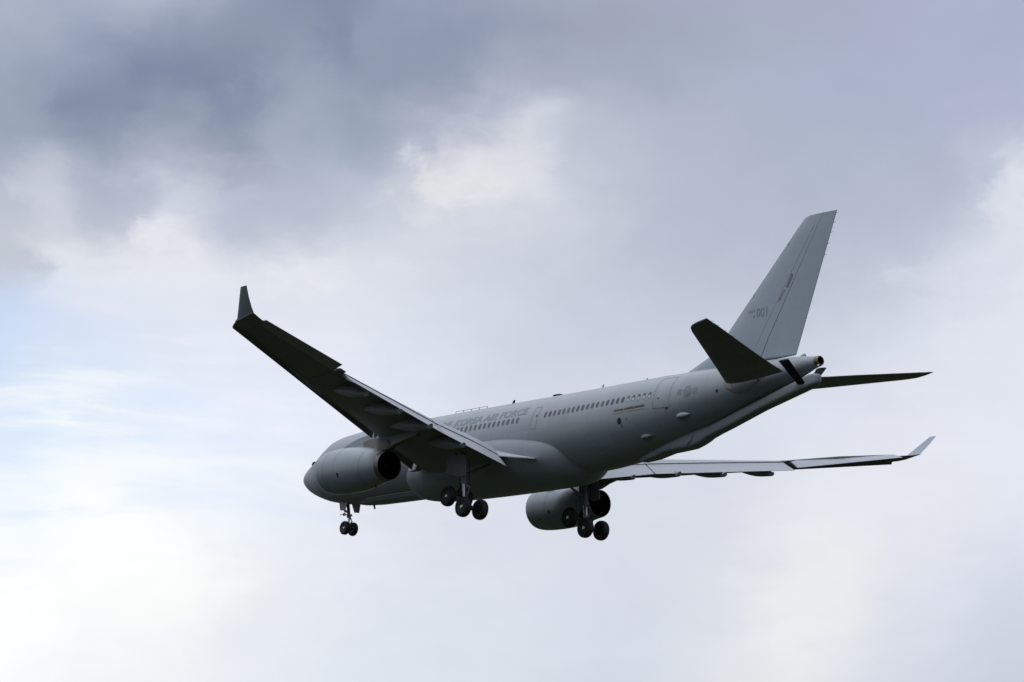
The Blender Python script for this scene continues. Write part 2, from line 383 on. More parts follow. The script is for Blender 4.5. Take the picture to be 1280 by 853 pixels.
class MB:
    def __init__(self):
        self.v, self.f, self.m = [], [], []
    def add(self, vs_, fs, m=0):
        o = len(self.v)
        self.v += [tuple(p) for p in vs_]
        for f in fs:
            self.f.append(tuple(o + i for i in f)); self.m.append(m)
    def loft(self, rings, m=0, closed=True, cap0=False, cap1=False, mfun=None):
        n = len(rings[0]); vs_ = [p for r in rings for p in r]
        fs = []
        for i in range(len(rings) - 1):
            for j in range(n if closed else n - 1):
                k = (j + 1) % n
                fs.append((i * n + j, i * n + k, (i + 1) * n + k, (i + 1) * n + j))
        if cap0: fs.append(tuple(range(n))[::-1])
        if cap1: fs.append(tuple((len(rings) - 1) * n + j for j in range(n)))
        self.add(vs_, fs, m)
    def tube(self, p0, p1, r0, r1=None, n=12, m=0, caps=True):
        r1 = r0 if r1 is None else r1
        p0, p1 = Vector(p0), Vector(p1)
        d = (p1 - p0).normalized()
        a = d.orthogonal().normalized(); b = d.cross(a)
        rings = [[p + (a * cos(2 * pi * i / n) + b * sin(2 * pi * i / n)) * r for i in range(n)] for p, r in ((p0, r0), (p1, r1))]
        self.loft(rings, m, True, caps, caps)
    def path(self, pts, r, n=8, m=0):
        for a, b in zip(pts[:-1], pts[1:]):
            self.tube(a, b, r, r, n, m)
    def box(self, c, s, m=0, rot=None):
        c = Vector(c); h = Vector(s) / 2
        vs_ = [Vector((x * h.x, y * h.y, z * h.z)) for x in (-1, 1) for y in (-1, 1) for z in (-1, 1)]
        if rot is not None: vs_ = [rot @ v for v in vs_]
        self.add([c + v for v in vs_], [(0, 1, 3, 2), (4, 6, 7, 5), (0, 4, 5, 1), (2, 3, 7, 6), (0, 2, 6, 4), (1, 5, 7, 3)], m)
    def plate(self, poly, thick, m=0):
        t = Vector(thick) / 2; n = len(poly)
        a = [Vector(p) - t for p in poly]; b = [Vector(p) + t for p in poly]
        fs = [tuple(range(n))[::-1], tuple(range(n, 2 * n))] + [(i, (i + 1) % n, n + (i + 1) % n, n + i) for i in range(n)]
        self.add(a + b, fs, m)
    def lathe(self, prof, c, ax, n=40, m=0, cap0=False, cap1=False):
        c = Vector(c); d = Vector(ax).normalized()
        a = d.orthogonal().normalized(); b = d.cross(a)
        rings = [[c + d * t + (a * cos(2 * pi * i / n) + b * sin(2 * pi * i / n)) * r for i in range(n)] for t, r in prof]
        self.loft(rings, m, True, cap0, cap1)
    def mirror(self):
        self.v = [(x, -y, z) for x, y, z in self.v]
        self.f = [f[::-1] for f in self.f]
        return self
    def build(self, name, mats, parent=None, angle=35, label=None, recalc=True, bevel=0.0):
        me = bpy.data.meshes.new(name)
        me.from_pydata([(x - OFF.x, y - OFF.y, z - OFF.z) for x, y, z in self.v], [], self.f)
        if not isinstance(mats, (list, tuple)): mats = [mats]
        for mm in mats: me.materials.append(mm)
        for p, mi in zip(me.polygons, self.m): p.material_index = mi
        if recalc:
            bm = bmesh.new(); bm.from_mesh(me)
            bmesh.ops.recalc_face_normals(bm, faces=bm.faces)
            bm.to_mesh(me); bm.free()
        for p in me.polygons: p.use_smooth = True
        me.set_sharp_from_angle(angle=radians(angle))
        me.update()
        o = bpy.data.objects.new(name, me); C.objects.link(o)
        if parent: o.parent = parent
        if label: o['label'] = label
        if bevel:
            b = o.modifiers.new('bevel', 'BEVEL'); b.width = bevel; b.segments = 2; b.limit_method = 'ANGLE'
        return o

def lerp(a, b, t): return a + (b - a) * t
def interp(x, tab):
    if x <= tab[0][0]: return tab[0][1]
    for (x0, y0), (x1, y1) in zip(tab[:-1], tab[1:]):
        if x <= x1: return lerp(y0, y1, (x - x0) / (x1 - x0))
    return tab[-1][1]
def spline(x, tab):
    """Monotone-ish cubic through a table."""
    n = len(tab)
    if x <= tab[0][0]: return tab[0][1]
    if x >= tab[-1][0]: return tab[-1][1]
    for i in range(n - 1):
        if x <= tab[i + 1][0]: break
    x0, y0 = tab[i]; x1, y1 = tab[i + 1]; h = x1 - x0; d = (y1 - y0) / h
    def slope(k):
        if k == 0: return (tab[1][1] - tab[0][1]) / (tab[1][0] - tab[0][0])
        if k == n - 1: return (tab[-1][1] - tab[-2][1]) / (tab[-1][0] - tab[-2][0])
        a = (tab[k][1] - tab[k - 1][1]) / (tab[k][0] - tab[k - 1][0]); b = (tab[k + 1][1] - tab[k][1]) / (tab[k + 1][0] - tab[k][0])
        return 0.0 if a * b <= 0 else 2 * a * b / (a + b)
    m0, m1 = slope(i), slope(i + 1); t = (x - x0) / h
    return ((2 * t ** 3 - 3 * t * t + 1) * y0 + (t ** 3 - 2 * t * t + t) * h * m0 + (-2 * t ** 3 + 3 * t * t) * y1 + (t ** 3 - t * t) * h * m1)

# ------------------------------------------------------------------ the aircraft's root
plane = bpy.data.objects.new('airplane', None)
C.objects.link(plane)
plane['label'] = 'grey military tanker jet with landing gear and flaps down, flying under a cloudy sky'
plane['category'] = 'airplane'
PM = Matrix(((0.60751657, 0.79141059, 0.06777089), (-0.78653181, 0.61128494, -0.08774076), (-0.11086629, 0.0, 0.99383533)))
plane.matrix_world = Matrix.Translation((0.976816, 190.457423, 42.729164 + CAM_H)) @ PM.to_4x4()
plane.empty_display_size = 5

# ------------------------------------------------------------------ ground
def make_ground():
    bm = bmesh.new()
    rs = [0, 30, 60, 120, 240, 480, 960, 2000, 4500, 9000]; n = 72
    rnd = random.Random(4)
    rings = []
    for r in rs[1:]:
        rings.append([bm.verts.new((r * cos(2 * pi * i / n), r * sin(2 * pi * i / n), rnd.uniform(-.15, .1) if r < 900 else -0.4)) for i in range(n)])
    c = bm.verts.new((0, 0, 0))
    for i in range(n):
        bm.faces.new((c, rings[0][i], rings[0][(i + 1) % n]))
        for a, b in zip(rings[:-1], rings[1:]):
            bm.faces.new((a[i], b[i], b[(i + 1) % n], a[(i + 1) % n]))
    me = bpy.data.meshes.new('ground'); bm.to_mesh(me); bm.free()
    o = bpy.data.objects.new('ground', me); C.objects.link(o)
    m, t, b = new_mat('grass_field')
    tcx = t.nodes.new('ShaderNodeTexCoord')
    n1 = t.nodes.new('ShaderNodeTexNoise'); n1.inputs['Scale'].default_value = 0.03; n1.inputs['Detail'].default_value = 10; n1.inputs['Roughness'].default_value = 0.65
    t.links.new(tcx.outputs['Object'], n1.inputs['Vector'])
    r = t.nodes.new('ShaderNodeValToRGB'); t.links.new(n1.outputs['Fac'], r.inputs[0])
    r.color_ramp.elements[0].position = 0.35; r.color_ramp.elements[0].color = (0.010, 0.015, 0.007, 1)
    r.color_ramp.elements[1].position = 0.68; r.color_ramp.elements[1].color = (0.026, 0.032, 0.016, 1)
    t.links.new(r.outputs[0], b.inputs['Base Color']); b.inputs['Roughness'].default_value = 0.95
    b.inputs['Specular IOR Level'].default_value = 0.1
    me.materials.append(m)
    o['kind'] = 'structure'
    o['label'] = 'dark grass field below the landing aircraft'
make_ground()

# ------------------------------------------------------------------ fuselage
TOP = [(.38, -.58), (.44, -.38), (.62, -.16), (.95, .08), (1.4, .30), (1.9, .52), (2.4, .70), (3.0, .93), (3.6, 1.18), (4.4, 1.56), (5.2, 1.88), (6.3, 2.24), (7.5, 2.38), (9, 2.49), (12, 2.62), (38, 2.88), (44, 2.96), (48, 2.98), (52.3, 2.98), (55.5, 2.94), (56.5, 2.88), (57.3, 2.80), (57.75, 2.76)]
BOT = [(.38, -.64), (.48, -.86), (.65, -1.12), (1.05, -1.40), (1.55, -1.67), (2.15, -1.93), (2.8, -2.15), (3.5, -2.36), (4.3, -2.56), (5.2, -2.72), (6.3, -2.87), (7.5, -2.98), (9, -3.03), (12, -3.02), (36, -2.78), (37, -2.76), (39.4, -2.58), (41.2, -2.36), (44, -1.82), (48, -.82), (52.3, .45), (56.5, 1.66), (57.3, 1.94), (57.75, 2.06)]
def fus(x):
    t, b = spline(x, TOP), spline(x, BOT)
    return (t + b) / 2, (t - b) / 2
def fwid(x):
    r = fus(x)[1]
    if x < 8: return r * interp(x, [(0, 1.06), (1, .96), (2.5, .93), (4, .96), (6, 1.0), (8, 1.0)])
    if x > 50: return r * interp(x, [(50, 1.0), (54, 0.94), (57.8, 0.95)])
    return r
def fpt(x, phi, off=0.0):
    """Point on the left side: phi from the top, degrees; negative phi = right side."""
    zc, r = fus(x); w = fwid(x); a = radians(phi)
    return Vector((x, -(w + off) * sin(a), zc + (r + off) * cos(a)))
def phi_z(x, z):
    zc, r = fus(x)
    return degrees(acos(max(-1, min(1, (z - zc) / r))))

mb = MB()
xs = [.38, .39, .41, .44, .46, .54, .65, .8, 1.0, 1.25, 1.55, 1.9, 2.3, 2.7, 3.1, 3.6, 4.1, 4.7, 5.3, 6, 6.8, 7.6, 8.5, 9.5, 11]
xs += [12 + i * 1.0 for i in range(25)] + [37 + i * .6 for i in range(34)] + [57.35, 57.75]
NR = 112
mb.loft([[fpt(x, 360 * j / NR) for j in range(NR)] for x in xs], cap0=True)
fuselage = mb.build('fuselage', M['fus'], plane, 50)

# tail pipe of the auxiliary power unit
mb = MB()
zc, r = fus(57.75)
c0 = Vector((57.72, 0, zc)); ax = Vector((1, 0, 0.12))
mb.lathe([(0, r * .97), (.10, r * 1.0), (.26, r * .93), (.30, r * .86), (.30, r * .72)], c0, ax, 40, 0)
mb.lathe([(.30, r * .72), (.05, r * .66), (-.6, r * .6)], c0, ax, 40, 1, False, True)
mb.build('exhaust_pipe', [M['bronze'], M['dark']], fuselage, 40)
mb = MB()
mb.lathe([(-.02, .001), (0, .07), (.05, .065), (.09, .03), (.10, .001)], (57.98, -.16, 2.10), (1, -.2, 0), 16)
mb.build('tail_light', M['lamp'], fuselage)
mb = MB()
mb.loft([[Vector((x, w * cos(a), 2.86 + h * max(0, sin(a)) - (.05 if sin(a) < 0 else 0))) for a in [2 * pi * i / 16 for i in range(16)]] for x, w, h in [(56.05, .02, .02), (56.2, .08, .10), (56.4, .11, .19), (56.55, .10, .22), (56.63, .06, .16), (56.66, .02, .06)]], 0, True, True, True)
mb.build('beacon_fairing', M['boom'], fuselage, 60)

# ---- decals: flat outlines laid on the fuselage skin
def decal_strip(mbx, x0, x1, za, zb, off=0.012, nx=4, nz=6, slant=None, m=0):
    """Curved rectangular patch between x0..x1 and heights za..zb (functions of x or numbers)."""
    fa = za if callable(za) else (lambda x: za)
    fb = zb if callable(zb) else (lambda x: zb)
    g = []
    for i in range(nx + 1):
        x = lerp(x0, x1, i / nx)
        pa, pb = phi_z(x, fa(x)), phi_z(x, fb(x))
        g.append([fpt(x, lerp(pa, pb, j / nz), off) for j in range(nz + 1)])
    mbx.loft(g, m, False)

def decal_oval(mbx, x, z, w, h, off=0.012, n=18, m=0, power=2.6):
    pts = []
    c = phi_z(x, z); r = fus(x)[1]
    for k in range(n):
        a = 2 * pi * k / n
        ca, sa = cos(a), sin(a)
        px = x + w / 2 * (abs(ca) ** (2 / power)) * (1 if ca > 0 else -1)
        s = h / 2 * (abs(sa) ** (2 / power)) * (1 if sa > 0 else -1)
        pts.append(fpt(px, c - degrees(s / r), off))
    mbx.add([fpt(x, c, off + .004)] + pts, [(0, 1 + k, 1 + (k + 1) % n) for k in range(n)], m)

WZ = [(8, .78), (23.14, .80), (30.74, .85), (33.84, .95), (37, 1.03), (44.32, 1.30)]
def window(x, shaded=False):
    b = MB()
    z = interp(x, WZ)
    decal_oval(b, x, z, .27, .47, .010, 20, 0)
    b.build('cabin_window', M['win'], fuselage, 60, recalc=False)
    if shaded:
        b = MB(); decal_oval(b, x + .02, z - .09, .20, .24, .020, 16, 0)
        b.build('window_shade', M['shade'], fuselage, 60, recalc=False)
for k in range(15):
    window(30.74 - k * .543)
for k in range(8):
    window(21.5 - k * .543)
for k in range(22):
    window(33.84 + k * (44.32 - 33.84) / 21, k >= 17)

def outline(mbx, x0, x1, zb, zt, w, m=0, off=.011):
    """Rounded door joint: four curved strips."""
    fzb = zb if callable(zb) else (lambda x: zb); fzt = zt if callable(zt) else (lambda x: zt)
    decal_strip(mbx, x0, x0 + w, fzb, fzt, off, 1, 12, m=m)
    decal_strip(mbx, x1 - w, x1, fzb, fzt, off, 1, 12, m=m)
    decal_strip(mbx, x0 + w, x1 - w, lambda x: fzb(x), lambda x: fzb(x) + w, off, 4, 1, m=m)
    def wt(x):
        zc_, r_ = fus(x); p = phi_z(x, fzt(x)); return zc_ + r_ * cos(radians(p + degrees(w / r_)))
    decal_strip(mbx, x0 + w, x1 - w, wt, fzt, off, 4, 1, m=m)
def door(x0, x1, zb, zt, w, handle, mat='line', label=None):
    b = MB(); outline(b, x0, x1, zb, zt, w)
    d = b.build('door_seal', M[mat], fuselage, 60, label=label, recalc=False)
    b = MB()
    decal_oval(b, handle[0], handle[1], handle[2], handle[2] * 1.2, .016, 12)
    b.build('door_window', M['win'], fuselage, 60, recalc=False)
door(32.36, 33.02, .03, 1.66, .035, (32.85, .98, .14), 'line')
door(44.75, 46.2, .33, 2.47, .035, (45.2, 1.0, .12), 'line')
b = MB(); decal_oval(b, 45.95, .30, .22, .16, .02, 12); b.build('door_latch', M['win'], fuselage, 60, recalc=False)
b = MB(); decal_strip(b, 43.4, 44.9, lambda x: fus(x)[0] + fus(x)[1] * cos(radians(21)), lambda x: fus(x)[0] + fus(x)[1] * cos(radians(18.5)), .012, 4, 1)
b.build('hatch_seal', M['line'], fuselage, 60, recalc=False)
door(12.4, 13.4, .0, 1.85, .03, (12.9, .95, .14), 'faint')

# louvres below the rear windows: three dark slots over three pale ones
for k in range(3):
    xa = 41.2 + k * .955; xb = xa + .89
    b = MB()
    decal_strip(b, xa, xb, lambda x: .40 + (x - 41.2) * .052, lambda x: .55 + (x - 41.2) * .052, .014, 3, 2, m=0)
    decal_strip(b, xa, xb, lambda x: .27 + (x - 41.2) * .052, lambda x: .40 + (x - 41.2) * .052, .013, 3, 2, m=1)
    b.build('louvre', [M['win'], M['skin']], fuselage, 60, recalc=False)
# outflow valve
b = MB(); decal_oval(b, 41.7, -.22, .34, .42, .014, 20)
b.build('outflow_valve', M['dark'], fuselage, 60, recalc=False)
b = MB(); decal_strip(b, 41.78, 41.95, -.62, -.36, .013, 2, 3)
b.build('soot_streak', M['faint'], fuselage, 60, recalc=False)
b = MB(); decal_oval(b, 42.35, -.12, .13, .13, .014, 12)
b.build('static_port', M['line'], fuselage, 60, recalc=False)
b = MB(); decal_oval(b, 50.18, 1.10, .20, .15, .02, 14)
b.build('drain_port', M['dark'], fuselage, 60, recalc=False)
for xq, zq, wq in ((38.9, -2.05, .25), (38.6, -1.55, .35), (38.3, -1.2, .2)):
    b = MB(); decal_strip(b, xq, xq + wq, zq, zq + .06, .016, 2, 1)
    b.build('drain_slot', M['shade'], fuselage, 60, recalc=False)

# almond-shaped floodlight fairings
def almond(x, z, ln, w, h):
    b = MB(); rings = []
    c = phi_z(x, z)
    for i in range(15):
        t = i / 14; s = (sin(pi * t ** .8)) ** .8 if 0 < t < 1 else 0.02
        px = x + (t - .42) * ln
        cc = phi_z(px, z + (px - x) * .10)
        r_ = fus(px)[1]
        rings.append([fpt(px, cc + degrees(w / 2 * s * cos(a) / r_), -0.03 + (h * s + .03) * max(0, sin(a))) for a in [pi * j / 12 for j in range(13)]])
    b.loft(rings, 0, False)
    o = b.build('floodlight_fairing', M['white'] if False else M['boom'], fuselage, 60)
    b = MB()
    b.lathe([(0, .001), (0, w * .22), (.03, w * .2), (.04, .001)], fpt(x, c, h * .92), fpt(x, c, 1) - fpt(x, c, 0), 14)
    b.build('floodlight_lens', M['win'], fuselage, 40)
almond(47.03, -.22, 1.15, .42, .26)
almond(43.50, -1.27, 1.0, .36, .20)

# national marking: low-visibility roundel with bars
def roundel(x, z):
    b = MB()
    decal_oval(b, x, z, .74, .80, .012, 32, 0, 2.0)
    # darker lower comma
    pts = []
    c = phi_z(x, z); r_ = fus(x)[1]
    R_ = .28
    for k in range(13):
        a = pi + pi * k / 12; pts.append((R_ * cos(a), R_ * sin(a)))
    for k in range(1, 7):
        a = -pi * k / 6; pts.append((R_ / 2 + R_ / 2 * cos(a), R_ / 2 * sin(a)))
    for k in range(1, 6):
        a = pi * k / 6; pts.append((-R_ / 2 + R_ / 2 * cos(a), R_ / 2 * sin(a)))
    b.add([fpt(x + px, c - degrees(py / r_), .022) for px, py in pts], [tuple(range(len(pts)))], 1)
    b.build('roundel', [M['round'], M['roundd']], fuselage, 60, recalc=False)
    for s in (-1, 1):
        for q in (-.14, 0, .14):
            b = MB()
            x0, x1 = (x + .48, x + .86) if s > 0 else (x - .86, x - .48)
            decal_strip(b, x0, x1, z + q - .045, z + q + .045, .012, 2, 1)
            b.build('roundel_bar', M['letterf'], fuselage, 60, recalc=False)
roundel(47.70, 1.27)

# lettering
def text_flat(body, bold=0.0):
    cu = bpy.data.curves.new('t', 'FONT'); cu.body = body; cu.offset = bold
    cu.resolution_u = 3
    o = bpy.data.objects.new('t', cu); C.objects.link(o)
    dg = bpy.context.evaluated_depsgraph_get()
    me = bpy.data.meshes.new_from_object(o.evaluated_get(dg))
    bpy.data.objects.remove(o); bpy.data.curves.remove(cu)
    return me
def text_on(body, place, width, height, name, mat, parent, bold=0.0, cuts=8, x_from=None, align='R'):
    """place(s, t): point on the skin for s in metres along, t in metres up."""
    me = text_flat(body, bold)
    bm = bmesh.new(); bm.from_mesh(me); bpy.data.meshes.remove(me)
    x0 = min(v.co.x for v in bm.verts); x1 = max(v.co.x for v in bm.verts)
    y0 = min(v.co.y for v in bm.verts); y1 = max(v.co.y for v in bm.verts)
    for k in range(1, cuts):
        yy = lerp(y0, y1, k / cuts)
        bmesh.ops.bisect_plane(bm, geom=bm.verts[:] + bm.edges[:] + bm.faces[:], plane_co=(0, yy, 0), plane_no=(0, 1, 0))
    sc_ = width / (x1 - x0)
    for v in bm.verts:
        s = (v.co.x - x0) * sc_; t = (v.co.y - y0) / (y1 - y0) * height
        v.co = Vector(place(s, t)) - OFF
    me = bpy.data.meshes.new(name); bm.to_mesh(me); bm.free()
    me.materials.append(mat)
    o = bpy.data.objects.new(name, me); C.objects.link(o); o.parent = parent
    return o
def fus_place(xs_, zfun):
    def f(s, t):
        x = xs_ + s
        p = phi_z(x, zfun(x)); return fpt(x, p - degrees(t / fus(x)[1]), .012)
    return f
tz = lambda x: 1.12 + (x - 24.1) * .013
text_on('KOREA AIR FORCE', fus_place(23.05, tz), 8.42, .66, 'lettering', M['letterl'], fuselage, .028)
text_on('REPUBLIC OF', fus_place(16.3, tz), 6.2, .66, 'lettering', M['letterl'], fuselage, .028)

# roof fittings
def blade(x, y, h, chord, sweep, mat, t=.05, name='antenna'):
    z = fus(x)[0] + fus(x)[1] - .03
    b = MB()
    rings = []
    for q in (0, .5, 1):
        ch = chord * (1 - .45 * q); xo = x + sweep * q
        rings.append([Vector((xo + ch * (.5 + .5 * cos(a)), y + t * (1 - .5 * q) * sin(a), z + h * q + .03 * q)) for a in [2 * pi * i / 12 for i in range(12)]])
    b.loft(rings, 0, True, False, True)
    b.build(name, mat, fuselage, 50)
blade(26.3, 0, .36, .42, .22, M['black'])
blade(36.4, 0, .34, .26, .16, M['letterf'], .03)
blade(41.15, 0, .22, .22, .05, M['letterf'], .03)
b = MB()
z = fus(31.7)[0] + fus(31.7)[1]
b.tube((31.7, 0, z - .03), (31.7, 0, z + .12), .12, .10, 12)
b.loft([[Vector((31.65 + l * cos(a), w * sin(a), zz)) for a in [2 * pi * i / 20 for i in range(20)]] for l, w, zz in [(.45, .2, z + .10), (.55, .25, z + .15), (.4, .18, z + .2)]], 0, True, True, True)
b.build('satellite_antenna', M['black'], fuselage, 50)
b = MB()
for k in range(5):
    x = 19.65 + k * .9475; z = fus(x)[0] + fus(x)[1]
    b.tube((x, 0, z - .03), (x, 0, z + .26), .022, .022, 8)
zz = [fus(19.65 + k * .9475)[0] + fus(19.65 + k * .9475)[1] + .26 for k in range(5)]
b.path([(19.65 + k * .9475, 0, zz[k]) for k in range(5)], .014)
b.build('wire_antenna', M['black'], fuselage)
# belly mast and fittings
def mast(x, ln, lean):
    z = fus(x)[0] - fus(x)[1] + .05
    b = MB()
    rings = [[Vector((x + lean * q + .16 * (1 - .4 * q) * cos(a), .03 * sin(a), z - ln * q)) for a in [2 * pi * i / 10 for i in range(10)]] for q in (0, 1)]
    b.loft(rings, 0, True, True, True); b.build('belly_antenna', M['black'], fuselage)
mast(9.9, .55, .2)

# front ventral canoe fairing
b = MB(); rings = []
for i in range(25):
    t = i / 24; x = lerp(7.9, 17.2, t)
    zc, r = fus(x)
    w = 1.0 * interp(t, [(0, .08), (.12, .55), (.3, .9), (.6, 1), (.95, 1), (1, .9)])
    dz = interp(t, [(0, .0), (.1, .10), (.3, .17), (.7, .19), (.96, .19), (1, .0)])
    pts = []
    for j in range(21):
        yy = w * cos(pi * j / 20)
        base = zc - sqrt(max(0, r * r - yy * yy))
        edge = 1 - abs(yy / w) ** 10
        pts.append(Vector((x, yy, base - .015 - dz * edge)))
    led = min(.09, dz * .6)
    b0 = zc - sqrt(max(0, r * r - w * w))
    pts = [Vector((x, w * .9, b0 + .12)), Vector((x, w + led, b0 + .03)), Vector((x, w + led, b0 - .03))] + pts[1:-1] + [Vector((x, -w - led, b0 - .03)), Vector((x, -w - led, b0 + .03)), Vector((x, -w * .9, b0 + .12))]
    rings.append(pts)
b.loft(rings, 0, False)
b.build('ventral_fairing', M['fair'], fuselage, 25)

# windshield and brow fitting
b = MB()
for s in (1, -1):
    for (x0, x1, pa, pb) in [(2.05, 3.25, 4, 34), (2.3, 3.55, 37, 58), (2.75, 4.0, 60, 76)]:
        g = []
        for i in range(5):
            t = i / 4
            xx = lerp(x0, x1, t)
            g.append([fpt(xx + (.25 * (1 - t)) * (p / 76), s * p, .012) for p in [lerp(pa, pb, j / 6) for j in range(7)]])
        b.loft(g, 0, False)
b.build('windshield', M['glass'], fuselage, 60)
b = MB()
p0 = fpt(2.05, 29, 0)
nrm = (fpt(2.05, 29, 1) - p0).normalized()
tng = (fpt(2.15, 29, 0) - p0).normalized(); bi = nrm.cross(tng)
b.loft([[p0 + tng * d_ + bi * (rr * cos(a)) + nrm * (rr * 1.3 * sin(a) + .02) for a in [2 * pi * i / 12 for i in range(12)]] for d_, rr in [(-.28, .02), (-.16, .11), (0, .15), (.25, .13), (.5, .02)]], 0, True, True, True)
b.build('sensor_fairing', M['black'], fuselage, 60)

# ---- wing-body fairing
PHI0 = [(15.9, 178), (16.3, 162), (16.5, 150), (16.9, 134), (17.4, 123), (18.3, 110), (19.6, 102), (21, 98.5), (26.3, 96), (28.2, 96.5), (30, 99), (31.7, 103), (33.3, 108.5), (34.7, 118), (35.35, 130), (35.6, 142), (35.85, 157), (36.1, 170), (36.6, 178)]
AMP = [(15.9, -.02), (16.2, .03), (16.5, .20), (16.9, .34), (17.5, .46), (18.5, .57), (20, .66), (23, .75), (28, .80), (32, .80), (34, .76), (34.8, .66), (35.5, .46), (36.1, .20), (36.5, .02), (36.6, -.02)]
b = MB(); rings = []
for x in [lerp(15.9, 19.0, i / 24) for i in range(24)] + [lerp(19.0, 34.0, i / 30) for i in range(31)] + [lerp(34.0, 36.6, i / 26) for i in range(1, 27)]:
    p0 = spline(x, PHI0); A = spline(x, AMP)
    half = []
    for j in range(33):
        ph = lerp(p0 - 1.5, 180, j / 32)
        t = min(1, max(0, (ph - p0) / 46.0))
        o_ = -.03 if ph < p0 else .0 + A * (1 - (1 - t) ** 2.2)
        half.append(fpt(x, ph, o_))
    full = half + [Vector((p.x, -p.y, p.z)) for p in half[-2::-1]]
    rings.append(full)
b.loft(rings, 0, False)
belly = b.build('belly_fairing', M['fair'], plane, 60)
# small plate behind each wing root
for s in (-1, 1):
    b = MB()
    P = [Vector((27.6, s * 2.9, -.98)), Vector((28.5, s * 3.15, -1.14)), Vector((29.9, s * 3.52, -1.68)), Vector((31.4, s * 3.45, -1.88)), Vector((33.6, s * 3.15, -2.12)), Vector((33.2, s * 2.75, -2.05)), Vector((30.5, s * 2.6, -1.3))]
    b.plate(P, (0, 0, .07))
    b.build('root_fillet', M['ctrl'], belly, 30)

# ------------------------------------------------------------------ wings
def af(n=22, te=0.004):
    """Airfoil of unit chord and unit max half-thickness: (s, upper, lower) cosine spaced from LE to TE."""
    out = []
    for i in range(n + 1):
        s = (1 - cos(pi * i / n)) / 2
        t = 5 * (.2969 * sqrt(s) - .1260 * s - .3516 * s * s + .2843 * s ** 3 - .1015 * s ** 4)
        out.append((s, t))
    return out
AF = af()
def section(LE, TE, y, tc_, te=0.02, camber=.012, droop=0.0):
    (x0, z0), (x1, z1) = LE, TE
    ch = x1 - x0
    up, lo = [], []
    for s, t in AF:
        x = lerp(x0, x1, s); z = lerp(z0, z1, s) + camber * ch * 4 * s * (1 - s)
        h = t * tc_ * ch + te * s / 2
        up.append(Vector((x, y, z + h * 1.0))); lo.append(Vector((x, y, z - h)))
    return up[::-1] + lo[1:]          # TE upper -> LE -> TE lower

ST = [  # |y|, LE(x,z), TE(x,z), thickness
 (0.5, (18.5, -1.55), (29.8, -2.2), .125),
 (2.8, (19.75, -1.50), (29.85, -1.80), .13),
 (5.5, (21.38, -1.15), (30.03, -1.10), .122),
 (9.35, (23.78, -.66), (30.38, -.37), .112),
 (14.3, (26.78, .04), (32.13, .31), .108),
 (19.4, (29.90, .76), (33.93, .99), .104),
]
def st_at(y):
    for a, b_ in zip(ST[:-1], ST[1:]):
        if y <= b_[0]:
            t = (y - a[0]) / (b_[0] - a[0])
            return tuple(lerp(a[1][k], b_[1][k], t) for k in (0, 1)), tuple(lerp(a[2][k], b_[2][k], t) for k in (0, 1)), lerp(a[3], b_[3], t)
FIX = [(19.4, (29.90, .80), (34.20, 1.04), .104), (20.02, (30.30, .92), (34.48, 1.14), .10)]      # stub of fixed trailing edge
OUT = [(20.03, (30.30, .92), (33.66, 1.16), .104), (23.6, (32.40, 1.52), (35.28, 1.86), .10), (27.9, (34.97, 2.20), (36.55, 2.54), .10)]
TIP = [(27.92, (34.97, 2.18), (37.45, 2.42), .095), (28.6, (35.42, 2.26), (37.86, 2.53), .09), (29.0, (35.75, 2.34), (38.05, 2.64), .085), (29.2, (36.15, 2.40), (38.12, 2.68), .07)]

def densify(stn, k):
    out = []
    for a, b_ in zip(stn[:-1], stn[1:]):
        for i in range(k):
            t = i / k
            out.append((lerp(a[0], b_[0], t), tuple(lerp(a[1][q], b_[1][q], t) for q in (0, 1)), tuple(lerp(a[2][q], b_[2][q], t) for q in (0, 1)), lerp(a[3], b_[3], t)))
    out.append(stn[-1]); return out

